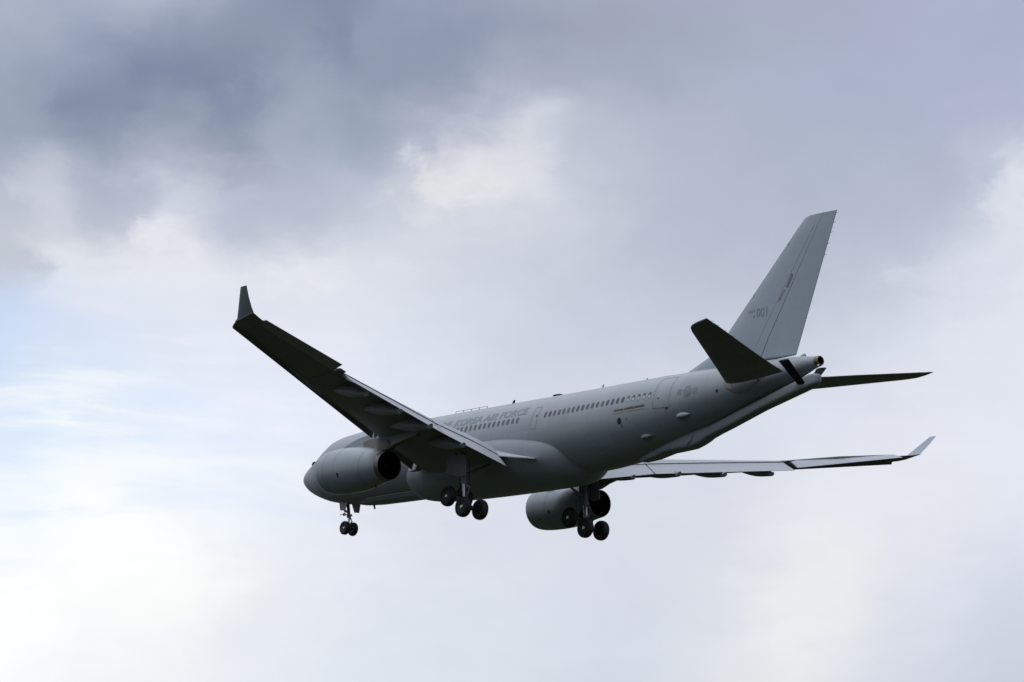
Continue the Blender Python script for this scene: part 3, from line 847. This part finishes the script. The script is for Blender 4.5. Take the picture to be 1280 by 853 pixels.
def make_wing(s):
    side = lambda y: s * y
    b = MB()
    b.loft([section(LE, TE, side(y), t) for y, LE, TE, t in densify(ST, 4)], 0, True, True, True)
    b.loft([section(LE, TE, side(y), t) for y, LE, TE, t in FIX], 0, True, True, True)
    b.loft([section(LE, TE, side(y), t, te=.11) for y, LE, TE, t in densify(OUT, 4)], 0, True, True, True)
    b.loft([section(LE, TE, side(y), t) for y, LE, TE, t in densify(TIP, 2)], 0, True, True, True)
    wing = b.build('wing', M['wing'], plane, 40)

    # winglet
    b = MB()
    W = [(29.12, (36.2, 2.42), (38.13, 2.68), .07), (29.35, (36.62, 2.78), (38.22, 2.95), .07), (29.75, (37.3, 3.45), (38.43, 3.5), .07), (30.15, (38.0, 4.13), (38.68, 4.15), .06)]
    rings = []
    for y, LE, TE, t in W:
        pts = []
        for i in range(24):
            a = 2 * pi * i / 24
            q = (1 - cos(a)) / 2
            w = sin(a) * (1 - q) * .5 + sin(a) * .12
            ch = TE[0] - LE[0]
            pts.append(Vector((lerp(LE[0], TE[0], q), side(y + w * t * ch * 1.3), lerp(LE[1], TE[1], q) - w * t * ch * .3)))
        rings.append(pts)
    b.loft(rings, 0, True, True, True)
    b.build('winglet', M['fin'], wing, 40)

    # flaps: LE tucked under the spoiler line, TE where the photograph shows it
    def flap(y0, y1, te0, te1, chord0, chord1, n=10):
        b = MB(); rings = []
        for i in range(n + 1):
            t = i / n; y = lerp(y0, y1, t)
            _, wte, _ = st_at(y)
            te = (lerp(te0[0], te1[0], t), lerp(te0[1], te1[1], t))
            c_ = lerp(chord0, chord1, t)
            d = Vector((te[0] - wte[0], te[1] - (wte[1] - .03))).normalized()
            d = Vector((d.x, d.y))
            le = (te[0] - d.x * c_, te[1] - d.y * c_)
            rings.append(section_flap(le, te, side(y), .13))
        b.loft(rings, 0, True, True, True)
        return b.build('flap', M['ctrl'], wing, 40)
    def section_flap(LE, TE, y, tc_):
        d = Vector((TE[0] - LE[0], TE[1] - LE[1])); ch = d.length; d.normalize(); nrm = Vector((-d.y, d.x))
        up, lo = [], []
        for q, t in AF:
            h = t * tc_ * ch * .9
            pu = Vector(LE) + d * ch * q + nrm * (h * 0.35 - .06 * min(1, (1 - q) * 2.2) + .012 * q)
            pl = Vector(LE) + d * ch * q - nrm * (h * 1.25 + .06 * min(1, (1 - q) * 2.2) + .012 * q)
            up.append(Vector((pu.x, y, pu.y))); lo.append(Vector((pl.x, y, pl.y)))
        return up[::-1] + lo[1:]
    flap(3.45, 9.30, (30.82, -2.48), (31.42, -1.20), 2.35, 2.15)
    flap(9.42, 19.38, (31.45, -1.18), (35.17, .26), 2.1, 1.85)
    # aileron pair, drooped
    def ail(y0, y1):
        b = MB(); rings = []
        for i in range(5):
            y = lerp(y0, y1, i / 4); t = (y - 20.08) / (27.85 - 20.08)
            hx, hz = lerp(33.68, 36.53, t), lerp(1.16, 2.53, t)
            z0, z1 = (1.35, 2.51) if s < 0 else (.585, 2.28)        # left one trimmed up, right one down
            tx, tz_ = lerp(34.71, 37.60, t), lerp(z0, z1, t)
            th = .062
            rings.append([Vector((hx - .10, side(y), hz - .04)), Vector((hx + .01, side(y), hz + th)), Vector((lerp(hx, tx, .25), side(y), lerp(hz, tz_, .22) + th)), Vector((lerp(hx, tx, .6), side(y), lerp(hz, tz_, .58) + .045)), Vector((tx, side(y), tz_ + .012)),
                          Vector((tx, side(y), tz_ - .012)), Vector((lerp(hx, tx, .5), side(y), lerp(hz, tz_, .5) - .05)), Vector((hx, side(y), hz - .10))])
        b.loft(rings, 0, True, True, True)
        b.build('aileron', M['ctrl'], wing, 40)
    ail(20.08, 23.87); ail(23.885, 27.85)
    # spoilers: thin panels on the upper skin ahead of the flaps
    spans = [(5.8, 8.8), (9.6, 11.5), (11.6, 13.5), (13.6, 15.5), (15.6, 17.5), (17.6, 19.3)]
    for y0, y1 in spans:
        b = MB(); P = []
        for i in range(4):
            y = lerp(y0, y1, i / 3); LE, TE, t = st_at(y)
            sec = section(LE, TE, side(y), t)
            P.append([p + Vector((0, 0, .018)) for p in sec[0:8]])
        b.loft(P, 0, False)
        o = b.build('spoiler', M['ctrl'], wing, 40)
        md = o.modifiers.new('thickness', 'SOLIDIFY'); md.thickness = .02; md.offset = -1
    # slats
    def slat(y0, y1):
        b = MB(); rings = []
        for i in range(5):
            y = lerp(y0, y1, i / 4)
            lx = 35.4 - .611 * (28.97 - y); lz = 2.10 - .1607 * (28.97 - y)
            k = interp(y, [(0, 1.25), (9, 1.0), (28.9, .55)])
            prof = [(.10, .0), (.0, .02), (-.04, .14), (.02, .30), (.20, .46), (.48, .60), (.80, .68), (.80, .66), (.50, .55), (.26, .40), (.16, .22), (.14, .06)]
            rings.append([Vector((lx + px * k, side(y), lz + pz * k)) for px, pz in prof])
        b.loft(rings, 0, True, True, True)
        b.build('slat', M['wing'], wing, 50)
    for y0, y1 in [(3.9, 8.6), (10.1, 13.145), (13.15, 16.245), (16.25, 19.345), (19.35, 22.445), (22.45, 25.545), (25.55, 28.9)]:
        slat(y0, y1)
    # pale fillet plate at the slat's root end, pale rib at its engine end
    b = MB()
    b.plate([Vector((19.45, side(3.45), -1.95)), Vector((19.62, side(3.45), -1.35)), Vector((20.2, side(3.45), -1.12)), Vector((20.6, side(3.45), -1.5)), Vector((20.3, side(3.45), -1.95))], (0, .5, 0))
    b.build('lit_root_fillet', M['ctrl'], wing, 30, bevel=.03)  # paler paint puts in the light that the root fillet catches
    b = MB()
    b.plate([Vector((24.2, side(10.03), -.98)), Vector((24.1, side(10.03), -.62)), Vector((24.5, side(10.03), -.5)), Vector((24.55, side(10.03), -.75))], (0, .06, 0))
    b.build('slat_rib', M['white'], wing, 30)
    # flap track fairings
    for y, tx, tz_, ln, hh in [(17.86, 34.45, -.33, 3.9, .36), (14.34, 33.31, -.82, 4.3, .42), (11.0, 32.18, -1.20, 4.7, .46), (7.54, 31.28, -1.86, 4.2, .44)]:
        b = MB(); rings = []
        LE, TE, t = st_at(y)
        x0 = tx - ln
        zs = lerp(LE[1], TE[1], (x0 - LE[0]) / (TE[0] - LE[0])) - t * (TE[0] - LE[0]) * .46
        for i in range(26):
            q = i / 25
            x = lerp(x0, tx, q)
            keel = lerp(zs - .02, tz_, q) - .25 * sin(pi * q ** 1.15) ** 1.0 * (1 - .35 * q)
            top = keel + hh * 2 * min(1, (q / .30 + .02)) ** .6 * (1 if q < .6 else 1 - (q - .6) * 1.5)
            wdt = .27 * min(1, q / .35 + .03) ** .6 * (1 if q < .7 else 1 - (q - .7) * 1.0)
            zc_, hv = (top + keel) / 2, (top - keel) / 2
            rings.append([Vector((x + .10 * sin(a) * (q if q > .9 else 0), side(y) + wdt * cos(a) * (1.0 if sin(a) > 0 else abs(cos(a)) ** .15), zc_ + hv * sin(a))) for a in [2 * pi * j / 20 for j in range(20)]])
        b.loft(rings, 0, True, True, True)
        f = b.build('flap_track_fairing', M['fair'], wing, 50)
    return wing
wingL = make_wing(-1)
wingR = make_wing(1)

# ------------------------------------------------------------------ engines
def make_engine(s):
    cy = 9.42 * s
    A = Vector((18.22, cy, -2.83)); ax = Vector((1, 0, -.006))
    b = MB()
    prof = [(.0, 1.38), (.12, 1.47), (.4, 1.54), (1.0, 1.60), (1.7, 1.625), (2.4, 1.62), (3.2, 1.59), (4.0, 1.53), (4.8, 1.42), (5.6, 1.275), (6.3, 1.14), (6.72, 1.075)]
    prof = [(t, spline(t, prof)) for t in [i * 6.72 / 60 for i in range(61)]]
    b.lathe(prof, A, ax, 72)
    nac = b.build('engine', M['nac'], plane, 50)
    b = MB()
    b.lathe([(.0, 1.38), (-.06, 1.32), (-.04, 1.24), (.1, 1.20), (.8, 1.23)], A, ax, 72, 0)
    b.build('intake_lip', M['lip'], nac, 60)
    b = MB()
    b.lathe([(.8, 1.23), (1.3, 1.22)], A, ax, 48, 0)
    b.lathe([(1.3, 1.22), (1.3, .35)], A, ax, 48, 0)
    b.lathe([(1.3, .35), (.9, .2), (.65, .02)], A, ax, 32, 0, False, True)
    b.build('fan', M['black'], nac, 40)
    b = MB()
    b.lathe([(6.72, 1.075), (6.73, 1.065), (7.05, 1.02), (7.13, 1.00), (7.13, .975), (6.95, .97)], A, ax, 72, 0)
    b.build('exhaust_nozzle', M['hot'], nac, 50)
    b = MB()
    b.lathe([(6.95, .97), (5.4, 1.0), (4.8, .9)], A, ax, 48, 0, False, True)
    b.lathe([(5.0, .55), (6.2, .42), (6.9, .05)], A, ax, 32, 0, False, True)
    b.build('exhaust_duct', M['dark'], nac, 40)
    # cowl joints
    b = MB()
    for t in (1.15, 2.55, 5.25):
        r_ = spline(t, prof)
        r2 = spline(t + .035, prof)
        b.lathe([(t, r_ + .004), (t + .035, r2 + .004)], A, ax, 72, 0)
    b.build('cowl_joint', M['line'], nac, 40, recalc=True)
    # small vents and drain
    def patch(t, ang, w, h, mat, name):
        b = MB(); g = []
        for i in range(3):
            tt = t + (i / 2 - .5) * w
            r_ = spline(tt, prof) + .008
            g.append([A + Vector((tt, s * -r_ * sin(radians(ang) + q), r_ * cos(radians(ang) + q))) for q in [(j / 3 - .5) * h / 1.6 for j in range(4)]])
        b.loft(g, 0, False); b.build(name, mat, nac, 60)
    for sd in (-1, 1):
        patch(3.0, 112 * sd * (1 if s < 0 else 1), .22, .30, M['dark'], 'cowl_vent')
    patch(1.7, 128, .5, .10, M['line'], 'cowl_vent')
    b = MB(); b.tube(A + Vector((5.6, 0, -1.30)), A + Vector((5.75, 0, -1.50)), .05, .04, 8)
    b.build('drain_mast', M['black'], nac)
    # strake on the nacelle's inboard shoulder
    b = MB()
    q0 = A + Vector((1.5, -s * 1.13, 1.12))
    b.plate([q0, q0 + Vector((1.5, 0, .04)), q0 + Vector((1.4, -s * .28, .34)), q0 + Vector((.9, -s * .2, .24))], (0, .02, .02))
    b.build('nacelle_strake', M['nac'], nac)
    # pylon
    b = MB()
    side = [(19.2, -1.30), (20.2, -1.02), (21.6, -.72), (23.1, -.50), (24.6, -.30), (28.6, -.70), (28.45, -1.0), (27.2, -1.16), (26.0, -1.42), (25.2, -1.72), (24.4, -1.78), (22.5, -1.5), (20.5, -1.45)]
    hw = .26
    n = len(side)
    inner = []
    for y_, sc in ((-hw, 1), (hw, 1)):
        inner.append([Vector((x, cy + y_ * (interp(x, [(19.2, .25), (20.5, .9), (25, 1), (28.5, .25)])), z)) for x, z in side])
    b.add(inner[0] + inner[1], [tuple(range(n))[::-1], tuple(range(n, 2 * n))] + [(i, (i + 1) % n, n + (i + 1) % n, n + i) for i in range(n)])
    pyl = b.build('pylon', M['fair'], nac, 30)
    for sd in (-1, 1):
        b = MB()
        b.plate([Vector((22.3, cy + sd * .262, -1.46)), Vector((24.4, cy + sd * .262, -1.74)), Vector((25.15, cy + sd * .262, -1.68)), Vector((25.6, cy + sd * .262, -1.46)), Vector((25.3, cy + sd * .262, -1.12)), Vector((24.2, cy + sd * .262, -.92)), Vector((23.0, cy + sd * .262, -.88)), Vector((22.3, cy + sd * .262, -1.05))], (0, .02, 0))
        b.build('pylon_panel', M['scorch'], nac, 30)
    b = MB()
    b.plate([Vector((24.9, cy, -1.80)), Vector((25.3, cy, -1.76)), Vector((26.1, cy, -1.46)), Vector((27.3, cy, -1.20)), Vector((28.5, cy, -1.03)), Vector((28.5, cy, -.97)), Vector((27.2, cy, -1.12)), Vector((26.0, cy, -1.38)), Vector((25.2, cy, -1.66))], (0, .34, 0))
    b.build('heat_shield', M['bronze'], nac, 30)
    return nac
make_engine(-1); make_engine(1)

# ------------------------------------------------------------------ fin and rudder
def sym_section(LE, TE, tc_, q0=0.0, q1=1.0, n=26, vert=True, te=.03):
    """Symmetric section between chord fractions q0..q1 in a plane of constant span."""
    a, c_ = Vector(LE), Vector(TE); ch = (c_ - a).length
    up, lo = [], []
    for i in range(n + 1):
        q = lerp(q0, q1, (1 - cos(pi * i / n)) / 2)
        t = 5 * (.2969 * sqrt(q) - .1260 * q - .3516 * q * q + .2843 * q ** 3 - .1015 * q ** 4) * tc_ * ch + te / 2 * q
        p = a.lerp(c_, q)
        o = Vector((0, t, 0)) if vert else Vector((0, 0, t))
        up.append(p + o); lo.append(p - o)
    return up[::-1] + (lo if q0 > 0 else lo[1:])
def fin_le(z): return interp(z, [(2.75, 44.6), (3.16, 45.73), (3.9, 47.70), (4.15, 48.15), (4.6, 48.58), (11.4, 55.46), (11.8, 55.88), (11.92, 56.04), (11.98, 56.25)])
def fin_te(z): return lerp(55.75, 58.85, (z - 3.05) / (11.96 - 3.05))
def fin_h(z): return lerp(52.65, 57.72, (z - 3.05) / (11.96 - 3.05))
ZT = [2.75, 2.9, 3.05, 3.16, 3.5, 3.9, 4.15, 4.6, 5, 7, 9, 10.5, 11.4, 11.8, 11.92, 11.98]
def hq(z): return (fin_h(z) - fin_le(z)) / (fin_te(z) - fin_le(z))
def fin_tc(z): return .07 if z > 11.6 else .098 * min(1.0, (fin_te(4.6) - fin_le(4.6)) / (fin_te(z) - fin_le(z)))
b = MB()
b.loft([sym_section((fin_le(z), 0, z), (fin_te(z), 0, z), fin_tc(z), 0, hq(z) - .004) for z in ZT], 0, True, True, True)
fin = b.build('fin', M['fin'], plane, 40)
b = MB()
b.loft([sym_section((fin_le(z), 0, z), (fin_te(z), 0, z), fin_tc(z), hq(z) + .004, 1.0) for z in ZT if z >= 3.05], 0, True, True, True)
b.build('rudder', M['fin'], fin, 40)
def fin_y(x, z):
    LE, TE = fin_le(z), fin_te(z); ch = TE - LE; q = max(0.001, min(1, (x - LE) / ch))
    return 5 * (.2969 * sqrt(q) - .1260 * q - .3516 * q * q + .2843 * q ** 3 - .1015 * q ** 4) * fin_tc(z) * ch + .03 / 2 * q
def fin_quad(mbx, corners, off=.012, m=0, n=4):
    (a, b_, c_, d) = [Vector((p[0], p[1])) for p in corners]
    g = []
    for i in range(n + 1):
        p, q = a.lerp(b_, i / n), d.lerp(c_, i / n)
        g.append([Vector((w.x, -(fin_y(w.x, w.y) + off), w.y)) for w in (p.lerp(q, j / n) for j in range(n + 1))])
    mbx.loft(g, m, False)
b = MB(); fin_quad(b, [(54.77, 7.55), (55.20, 8.36), (55.37, 8.28), (54.94, 7.47)], .014, 0)
b.build('actuator_slot', M['line'], fin, 60, recalc=False)
b = MB(); fin_quad(b, [(54.12, 6.72), (54.55, 7.46), (54.70, 7.38), (54.27, 6.64)], .013, 0)
b.build('actuator_cover', M['skin'], fin, 60, recalc=False)
for k in range(3):
    b = MB(); t0 = .12 + k * .34
    A0 = Vector((54.12, 6.72)).lerp(Vector((54.55, 7.46)), t0)
    fin_quad(b, [(A0.x, A0.y), (A0.x + .09, A0.y + .15), (A0.x + .2, A0.y + .1), (A0.x + .11, A0.y - .05)], .02, 0, 2)
    b.build('actuator_bracket', M['skin'] if k else M['line'], fin, 60, recalc=False)
# panel joints on the fin: front spar line, rear panel line
b = MB()
for fa, w in ((.07, .03), (.62, .02)):
    pts = []
    zlo, zhi = (3.3, 11.3)
    g = []
    for i in range(17):
        z = lerp(zlo, zhi, i / 16); x = lerp(fin_le(z), fin_h(z), fa if fa < .5 else .83)
        g.append([Vector((x, -(fin_y(x, z) + .01), z)), Vector((x + w, -(fin_y(x + w, z) + .01), z))])
    b.loft(g, 0, False)
b.build('fin_joint', M['faint'], fin, 60, recalc=False)
# gap line along the bottom of the rudder
b = MB(); fin_quad(b, [(52.7, 3.02), (55.7, 3.02), (55.7, 3.10), (52.7, 3.10)], .03, 0)
b.build('rudder_gap', M['line'], fin, 60, recalc=False)
for z in (9.2, 9.9, 10.6, 11.2, 11.8):
    b = MB(); b.tube((fin_te(z) - .02, 0, z), (fin_te(z) + .24, 0, z + .03), .014, .008, 6)
    b.build('static_wick', M['black'], fin)
for xq, zq in ((54.60, 10.35), (51.55, 7.35)):
    b = MB(); fin_quad(b, [(xq, zq), (xq + .14, zq + .12), (xq + .22, zq + .06), (xq + .08, zq - .06)], .013, 0, 2)
    b.build('fin_latch', M['line'], fin, 60, recalc=False)
def fin_place(x0, z0, sl=.0):
    return lambda s, t: Vector((x0 + s + t * sl, -(fin_y(x0 + s + t * sl, z0 + t) + .014), z0 + t + s * 0.0))
text_on('001', fin_place(52.22, 5.86), .98, .60, 'serial_number', M['letter'], fin, .0, 3)
text_on('18', fin_place(51.93, 5.84), .15, .17, 'serial_number', M['letterf'], fin, .01, 2)
text_on('ROKAF', fin_place(51.42, 6.22), .62, .17, 'serial_number', M['letterf'], fin, .005, 2)

# ------------------------------------------------------------------ horizontal stabilisers
def make_stab(s):
    T = [(1.9, (51.37, 1.46), (56.03, 1.92), .085), (4.5, (53.13, 2.0), (56.70, 2.42), .095), (8.9, (56.0, 2.94), (58.03, 3.20), .095), (9.35, (56.38, 3.04), (58.15, 3.28), .09), (9.58, (56.72, 3.10), (58.22, 3.32), .08), (9.70, (57.2, 3.17), (58.24, 3.34), .06)]
    T = densify(T[:3], 5) + T[3:]
    def rings(q0, q1, n, ok):
        out = []
        for i, (y, LE, TE, t) in enumerate(T):
            if not ok(y): continue
            yi = y if i else 1.15                    # the root rib follows the tapering tail
            out.append(sym_section((LE[0], s * y, LE[1]), (TE[0] - (y - yi) * .2, s * yi, TE[1] - (y - yi) * .16), t, q0, q1, n, False))
        return out
    b = MB(); b.loft(rings(0, .68, 22, lambda y: True), 0, True, True, True)
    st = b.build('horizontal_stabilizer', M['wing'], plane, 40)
    b = MB(); b.loft(rings(.685, 1.0, 14, lambda y: y <= 8.9), 0, True, True, True)
    b.build('elevator', M['wing'], st, 40)
    b = MB()
    b.loft([sym_section((LE[0], s * y, LE[1]), (TE[0], s * y, TE[1]), t, .685, .985, 14, False) for y, LE, TE, t in [(8.93, *[tuple(lerp(T[-4][k][i], T[-3][k][i], .07) for i in (0, 1)) for k in (1, 2)], .095)] + T[-3:]], 0, True, True, True)
    b.build('tip_cap', M['wing'], st, 40)
    # the stub that carries the surface through the tail
    b = MB()
    b.tube((53.4, s * .6, 1.60), (53.5, s * 1.75, 1.66), .09, .08, 14)
    b.build('trim_spindle', M['wing'], st, 40)
    for q in (.25, .5, .75, .95):
        y = lerp(6.0, 9.4, q); xt = lerp(56.70, 58.03, (y - 4.5) / 4.4); zt = lerp(2.42, 3.20, (y - 4.5) / 4.4)
        b = MB(); b.tube((xt - .03, s * y, zt), (xt + .22, s * y, zt), .012, .008, 6)
        b.build('static_wick', M['black'], st)
    # trim cut-out plate under the root
    ca = [(50.72, 76, 80), (50.85, 80, 97), (51.13, 86, 107), (51.5, 92, 119), (51.8, 95, 125.5), (52.2, 98, 127), (52.65, 100, 126), (53.06, 101, 118), (53.6, 102, 108), (54.0, 103, 104)]
    b = MB()
    b.loft([[fpt(x, -s * lerp(p0, p1, j / 8), .015) for j in range(9)] for x, p0, p1 in ca], 0, False)
    b.build('trim_plate', M['faint'], st, 60, recalc=False)
    b = MB()
    b.loft([[fpt(x, -s * (p1 - 1.2), .024), fpt(x, -s * (p1 + 2.4), .024)] for x, p0, p1 in ca[:7]], 0, False)
    b.build('trim_plate_edge', M['metal'], st, 60, recalc=False)
    b = MB()
    b.loft([[fpt(x, -s * lerp(p0, p1, j / 4), .03) for j in range(5)] for x, p0, p1 in [(50.75, 80, 90), (50.95, 82, 100), (51.15, 92, 106), (51.35, 104, 110)]], 0, False)
    b.build('root_patch', M['skin'], st, 60, recalc=False)
    return st
make_stab(-1); make_stab(1)

# ------------------------------------------------------------------ refuelling boom
b = MB(); rings = []
BM = [(40.6, -2.25, -2.40, .10), (41.6, -2.05, -2.60, .36), (42.8, -1.80, -2.48, .52), (44.2, -1.45, -2.20, .60), (45.4, -1.15, -2.15, .60), (46.5, -.95, -2.09, .55), (47.1, -.88, -1.95, .50), (47.75, -.82, -1.73, .46), (48.1, -.76, -1.56, .44), (49.0, -.55, -1.30, .42), (50, -.28, -1.05, .41), (53, .50, -.20, .41), (56.2, 1.32, .54, .43), (57.2, 1.60, .76, .40), (57.7, 1.66, .90, .33), (57.95, 1.58, 1.05, .20), (58.0, 1.48, 1.18, .08)]
for x, zt, zb, w in BM:
    zc = (zt + zb) / 2; h = (zt - zb) / 2
    rings.append([Vector((x, w * (abs(cos(a)) ** .42) * (1 if cos(a) > 0 else -1), zc + h * (abs(sin(a)) ** .62) * (1 if sin(a) > 0 else -1))) for a in [2 * pi * i / 32 for i in range(32)]])
b.loft(rings, 0, True, True, True)
boom = b.build('refueling_boom', M['boom'], plane, 60)
for s in (-1, 1):
    b = MB()
    rings = []
    for q in (0, .5, 1):
        y = lerp(.30, 1.62, q); z = lerp(.98, 2.38, q)
        x0, x1 = lerp(56.45, 55.92, q), lerp(57.12, 56.86, q)
        rings.append([Vector((lerp(x0, x1, .5 - .5 * cos(a)), s * (y + .06 * sin(a)), z - .06 * sin(a))) for a in [2 * pi * i / 16 for i in range(16)]])
    b.loft(rings, 0, True, True, True)
    b.build('ruddervator', M['black'], boom, 40)
b = MB()
b.path([Vector((46.85, -.50, -1.30)), Vector((46.82, -.535, -1.5)), Vector((46.74, -.54, -1.68)), Vector((46.45, -.565, -1.84)), Vector((46.42, -.54, -2.0)), Vector((46.5, -.4, -2.08))], .03)
b.build('boom_joint', M['line'], boom)

# ------------------------------------------------------------------ landing gear
def tyre_mb(c, r, w):
    b = MB()
    prof = []
    for i in range(21):
        a = pi * i / 20
        prof.append((-w / 2 * cos(a) * (1.0 if abs(cos(a)) < .9 else .98), r - .0 - (r * .30) * (1 - sin(a) ** .55)))
    prof = [(-w * .36, r * .52)] + prof + [(w * .36, r * .52)]
    b.lathe(prof, c, (0, 1, 0), 44, 0)
    # tread grooves
    for g in (-.22, -.07, .07, .22):
        b.lathe([(g * w - .008, r * 1.0), (g * w, r * 1.004), (g * w + .008, r * 1.0)], c, (0, 1, 0), 44, 0)
    return b
def rim_mb(c, r, w, out):
    b = MB()
    for sg in (-1, 1):
        b.lathe([(sg * w * .37, r * .55), (sg * w * .40, r * .52), (sg * w * .38, r * .46), (sg * w * .22, r * .40), (sg * w * .20, r * .26), (sg * w * .30, r * .20)], c, (0, 1, 0), 32, 0)
        b.lathe([(sg * w * .30, r * .20), (sg * w * .40, r * .15), (sg * w * .42, r * .001)], c, (0, 1, 0), 20, 1 if sg == out else 2)
        for k in range(9):
            a = 2 * pi * k / 9
            p = Vector(c) + Vector((cos(a) * r * .33, sg * w * .205, sin(a) * r * .33))
            b.tube(p, p + Vector((0, sg * .015, 0)), r * .045, None, 8, 2)
    return b
def wheel(c, r, w, par, out):
    tyre_mb(c, r, w).build('tyre', M['tyre'], par, 40)
    rim_mb(c, r, w, out).build('rim', [M['rim'], M['hub'], M['dark']], par, 40)

def main_gear(s):
    y0 = 5.37 * s
    b = MB()
    top = Vector((28.35, y0, -1.6)); mid = Vector((28.70, y0, -3.75)); bot = Vector((28.85, y0, -5.12))
    b.tube(top, mid, .24, .22, 20)
    b.tube(mid - Vector((0, 0, -.1)), mid - Vector((0, 0, .05)), .27, .27, 20)
    gear = b.build('main_landing_gear', M['steel'], plane, 40)
    b = MB(); b.tube(mid, bot, .15, .15, 20); b.build('shock_strut', M['chrome'], gear, 40)
    # bogie
    fa = Vector((27.91, y0, -4.73)); ra = Vector((29.79, y0, -5.60))
    b = MB()
    b.tube(fa, ra, .17, .17, 16)
    b.tube(bot + Vector((0, -.22, 0)), bot + Vector((0, .22, 0)), .24, .24, 18)
    b.build('bogie_beam', M['steel'], gear, 40)
    for a in (fa, ra):
        b = MB(); b.tube(a + Vector((0, -.62, 0)), a + Vector((0, .62, 0)), .085, .085, 12)
        for q in (-.46, .46): b.tube(a + Vector((0, q - .12, 0)), a + Vector((0, q + .12, 0)), .30, .30, 20)
        b.build('axle', M['black'], gear, 40)
        for q in (-.72, .72):
            wheel(a + Vector((0, q, 0)), .71, .54, gear, 1 if q > 0 else -1)
    # torque links, side stay, retraction jack, hoses
    b = MB()
    k = Vector((29.35, y0, -4.15))
    b.path([mid + Vector((.1, .09, .0)), k, bot + Vector((.1, .09, .15))], .05)
    b.path([mid + Vector((.1, -.09, .0)), k, bot + Vector((.1, -.09, .15))], .05)
    b.build('torque_link', M['steel'], gear)
    b = MB()
    b.path([Vector((28.5, y0 - s * .1, -3.2)), Vector((28.4, y0 - s * 1.3, -2.6)), Vector((28.3, y0 - s * 2.3, -2.1))], .09, 10)
    b.build('side_stay', M['steel'], gear)
    b = MB()
    b.path([Vector((28.45, y0, -2.6)), Vector((27.4, y0, -1.6))], .09, 10)
    b.build('drag_stay', M['steel'], gear)
    b = MB()
    b.path([Vector((28.75, y0 + .2, -2.0)), Vector((28.95, y0 + .22, -3.0)), Vector((28.95, y0 + .2, -3.9)), Vector((29.0, y0 + .1, -4.7))], .025)
    b.path([Vector((28.25, y0 - .22, -2.2)), Vector((28.45, y0 - .25, -3.1)), Vector((28.55, y0 - .2, -4.2)), Vector((28.1, y0 - .15, -4.65))], .025)
    b.path([fa + Vector((.1, .1 * s, .3)), mid + Vector((-.2, 0, -.2))], .05)
    b.build('hydraulic_hose', M['black'], gear)
    # leg door, outboard of the leg
    b = MB()
    yd = s * 5.92
    b.plate([Vector((27.25, yd - s * .05, -1.80)), Vector((29.42, yd - s * .05, -1.92)), Vector((29.62, yd, -3.36)), Vector((28.98, yd, -3.44)), Vector((28.4, yd, -3.32)), Vector((27.22, yd, -3.06))], (0, .06, 0))
    b.build('gear_door', M['door'], gear, 30, bevel=.015)
    return gear
main_gear(-1); main_gear(1)

def nose_gear():
    b = MB()
    top = Vector((6.35, 0, -2.6)); mid = Vector((6.68, 0, -3.85)); bot = Vector((6.81, 0, -4.72))
    b.tube(top, mid, .13, .125, 16)
    b.tube(mid + Vector((0, 0, .1)), mid - Vector((0, 0, .1)), .19, .17, 16)
    gear = b.build('nose_landing_gear', M['steel'], plane, 40)
    b = MB(); b.tube(mid, bot, .085, .085, 16); b.build('shock_strut', M['chrome'], gear)
    b = MB(); b.tube((6.81, -.42, -4.79), (6.81, .42, -4.79), .07, .07, 12); b.build('axle', M['steel'], gear)
    for q in (-.37, .37):
        wheel(Vector((6.81, q, -4.79)), .525, .38, gear, 1 if q > 0 else -1)
    b = MB()
    b.path([mid + Vector((.12, .05, -.05)), Vector((7.15, 0, -4.25)), bot + Vector((.06, .05, .1))], .04)
    b.path([mid + Vector((.12, -.05, -.05)), Vector((7.15, 0, -4.25)), bot + Vector((.06, -.05, .1))], .04)
    b.build('torque_link', M['steel'], gear)
    b = MB()
    b.path([mid + Vector((0, 0, .15)), Vector((5.5, .0, -2.95))], .07)
    b.build('drag_stay', M['steel'], gear)
    # lamps on their bracket
    b = MB()
    b.tube((6.5, -.42, -3.72), (6.5, .42, -3.72), .04, .04, 8)
    b.tube((6.5, -.2, -3.72), (6.06, -.42, -3.74), .03, .03, 8)
    b.build('lamp_bracket', M['steel'], gear)
    for q, z in ((-.28, -3.72), (.28, -3.72)):
        b = MB(); b.lathe([(-.02, .001), (0, .12), (.14, .10), (.2, .03), (.2, .001)], (6.40, q, z), (1, 0, 0), 18)
        b.build('landing_light', M['lamp'], gear, 40)
    b = MB(); b.tube((6.2, -.2, -3.05), (6.42, -.22, -3.55), .07, .06, 10); b.build('steering_actuator', M['white'], gear)
    # doors either side of the bay
    for s in (-1, 1):
        b = MB()
        ya, yb = s * .56, s * .66
        b.plate([Vector((6.05, ya, -2.70)), Vector((7.28, ya, -2.78)), Vector((7.05, yb, -3.52)), Vector((6.42, yb, -3.46))], (0, .05, 0))
        b.build('gear_door', M['door'], gear, 30, bevel=.01)
nose_gear()
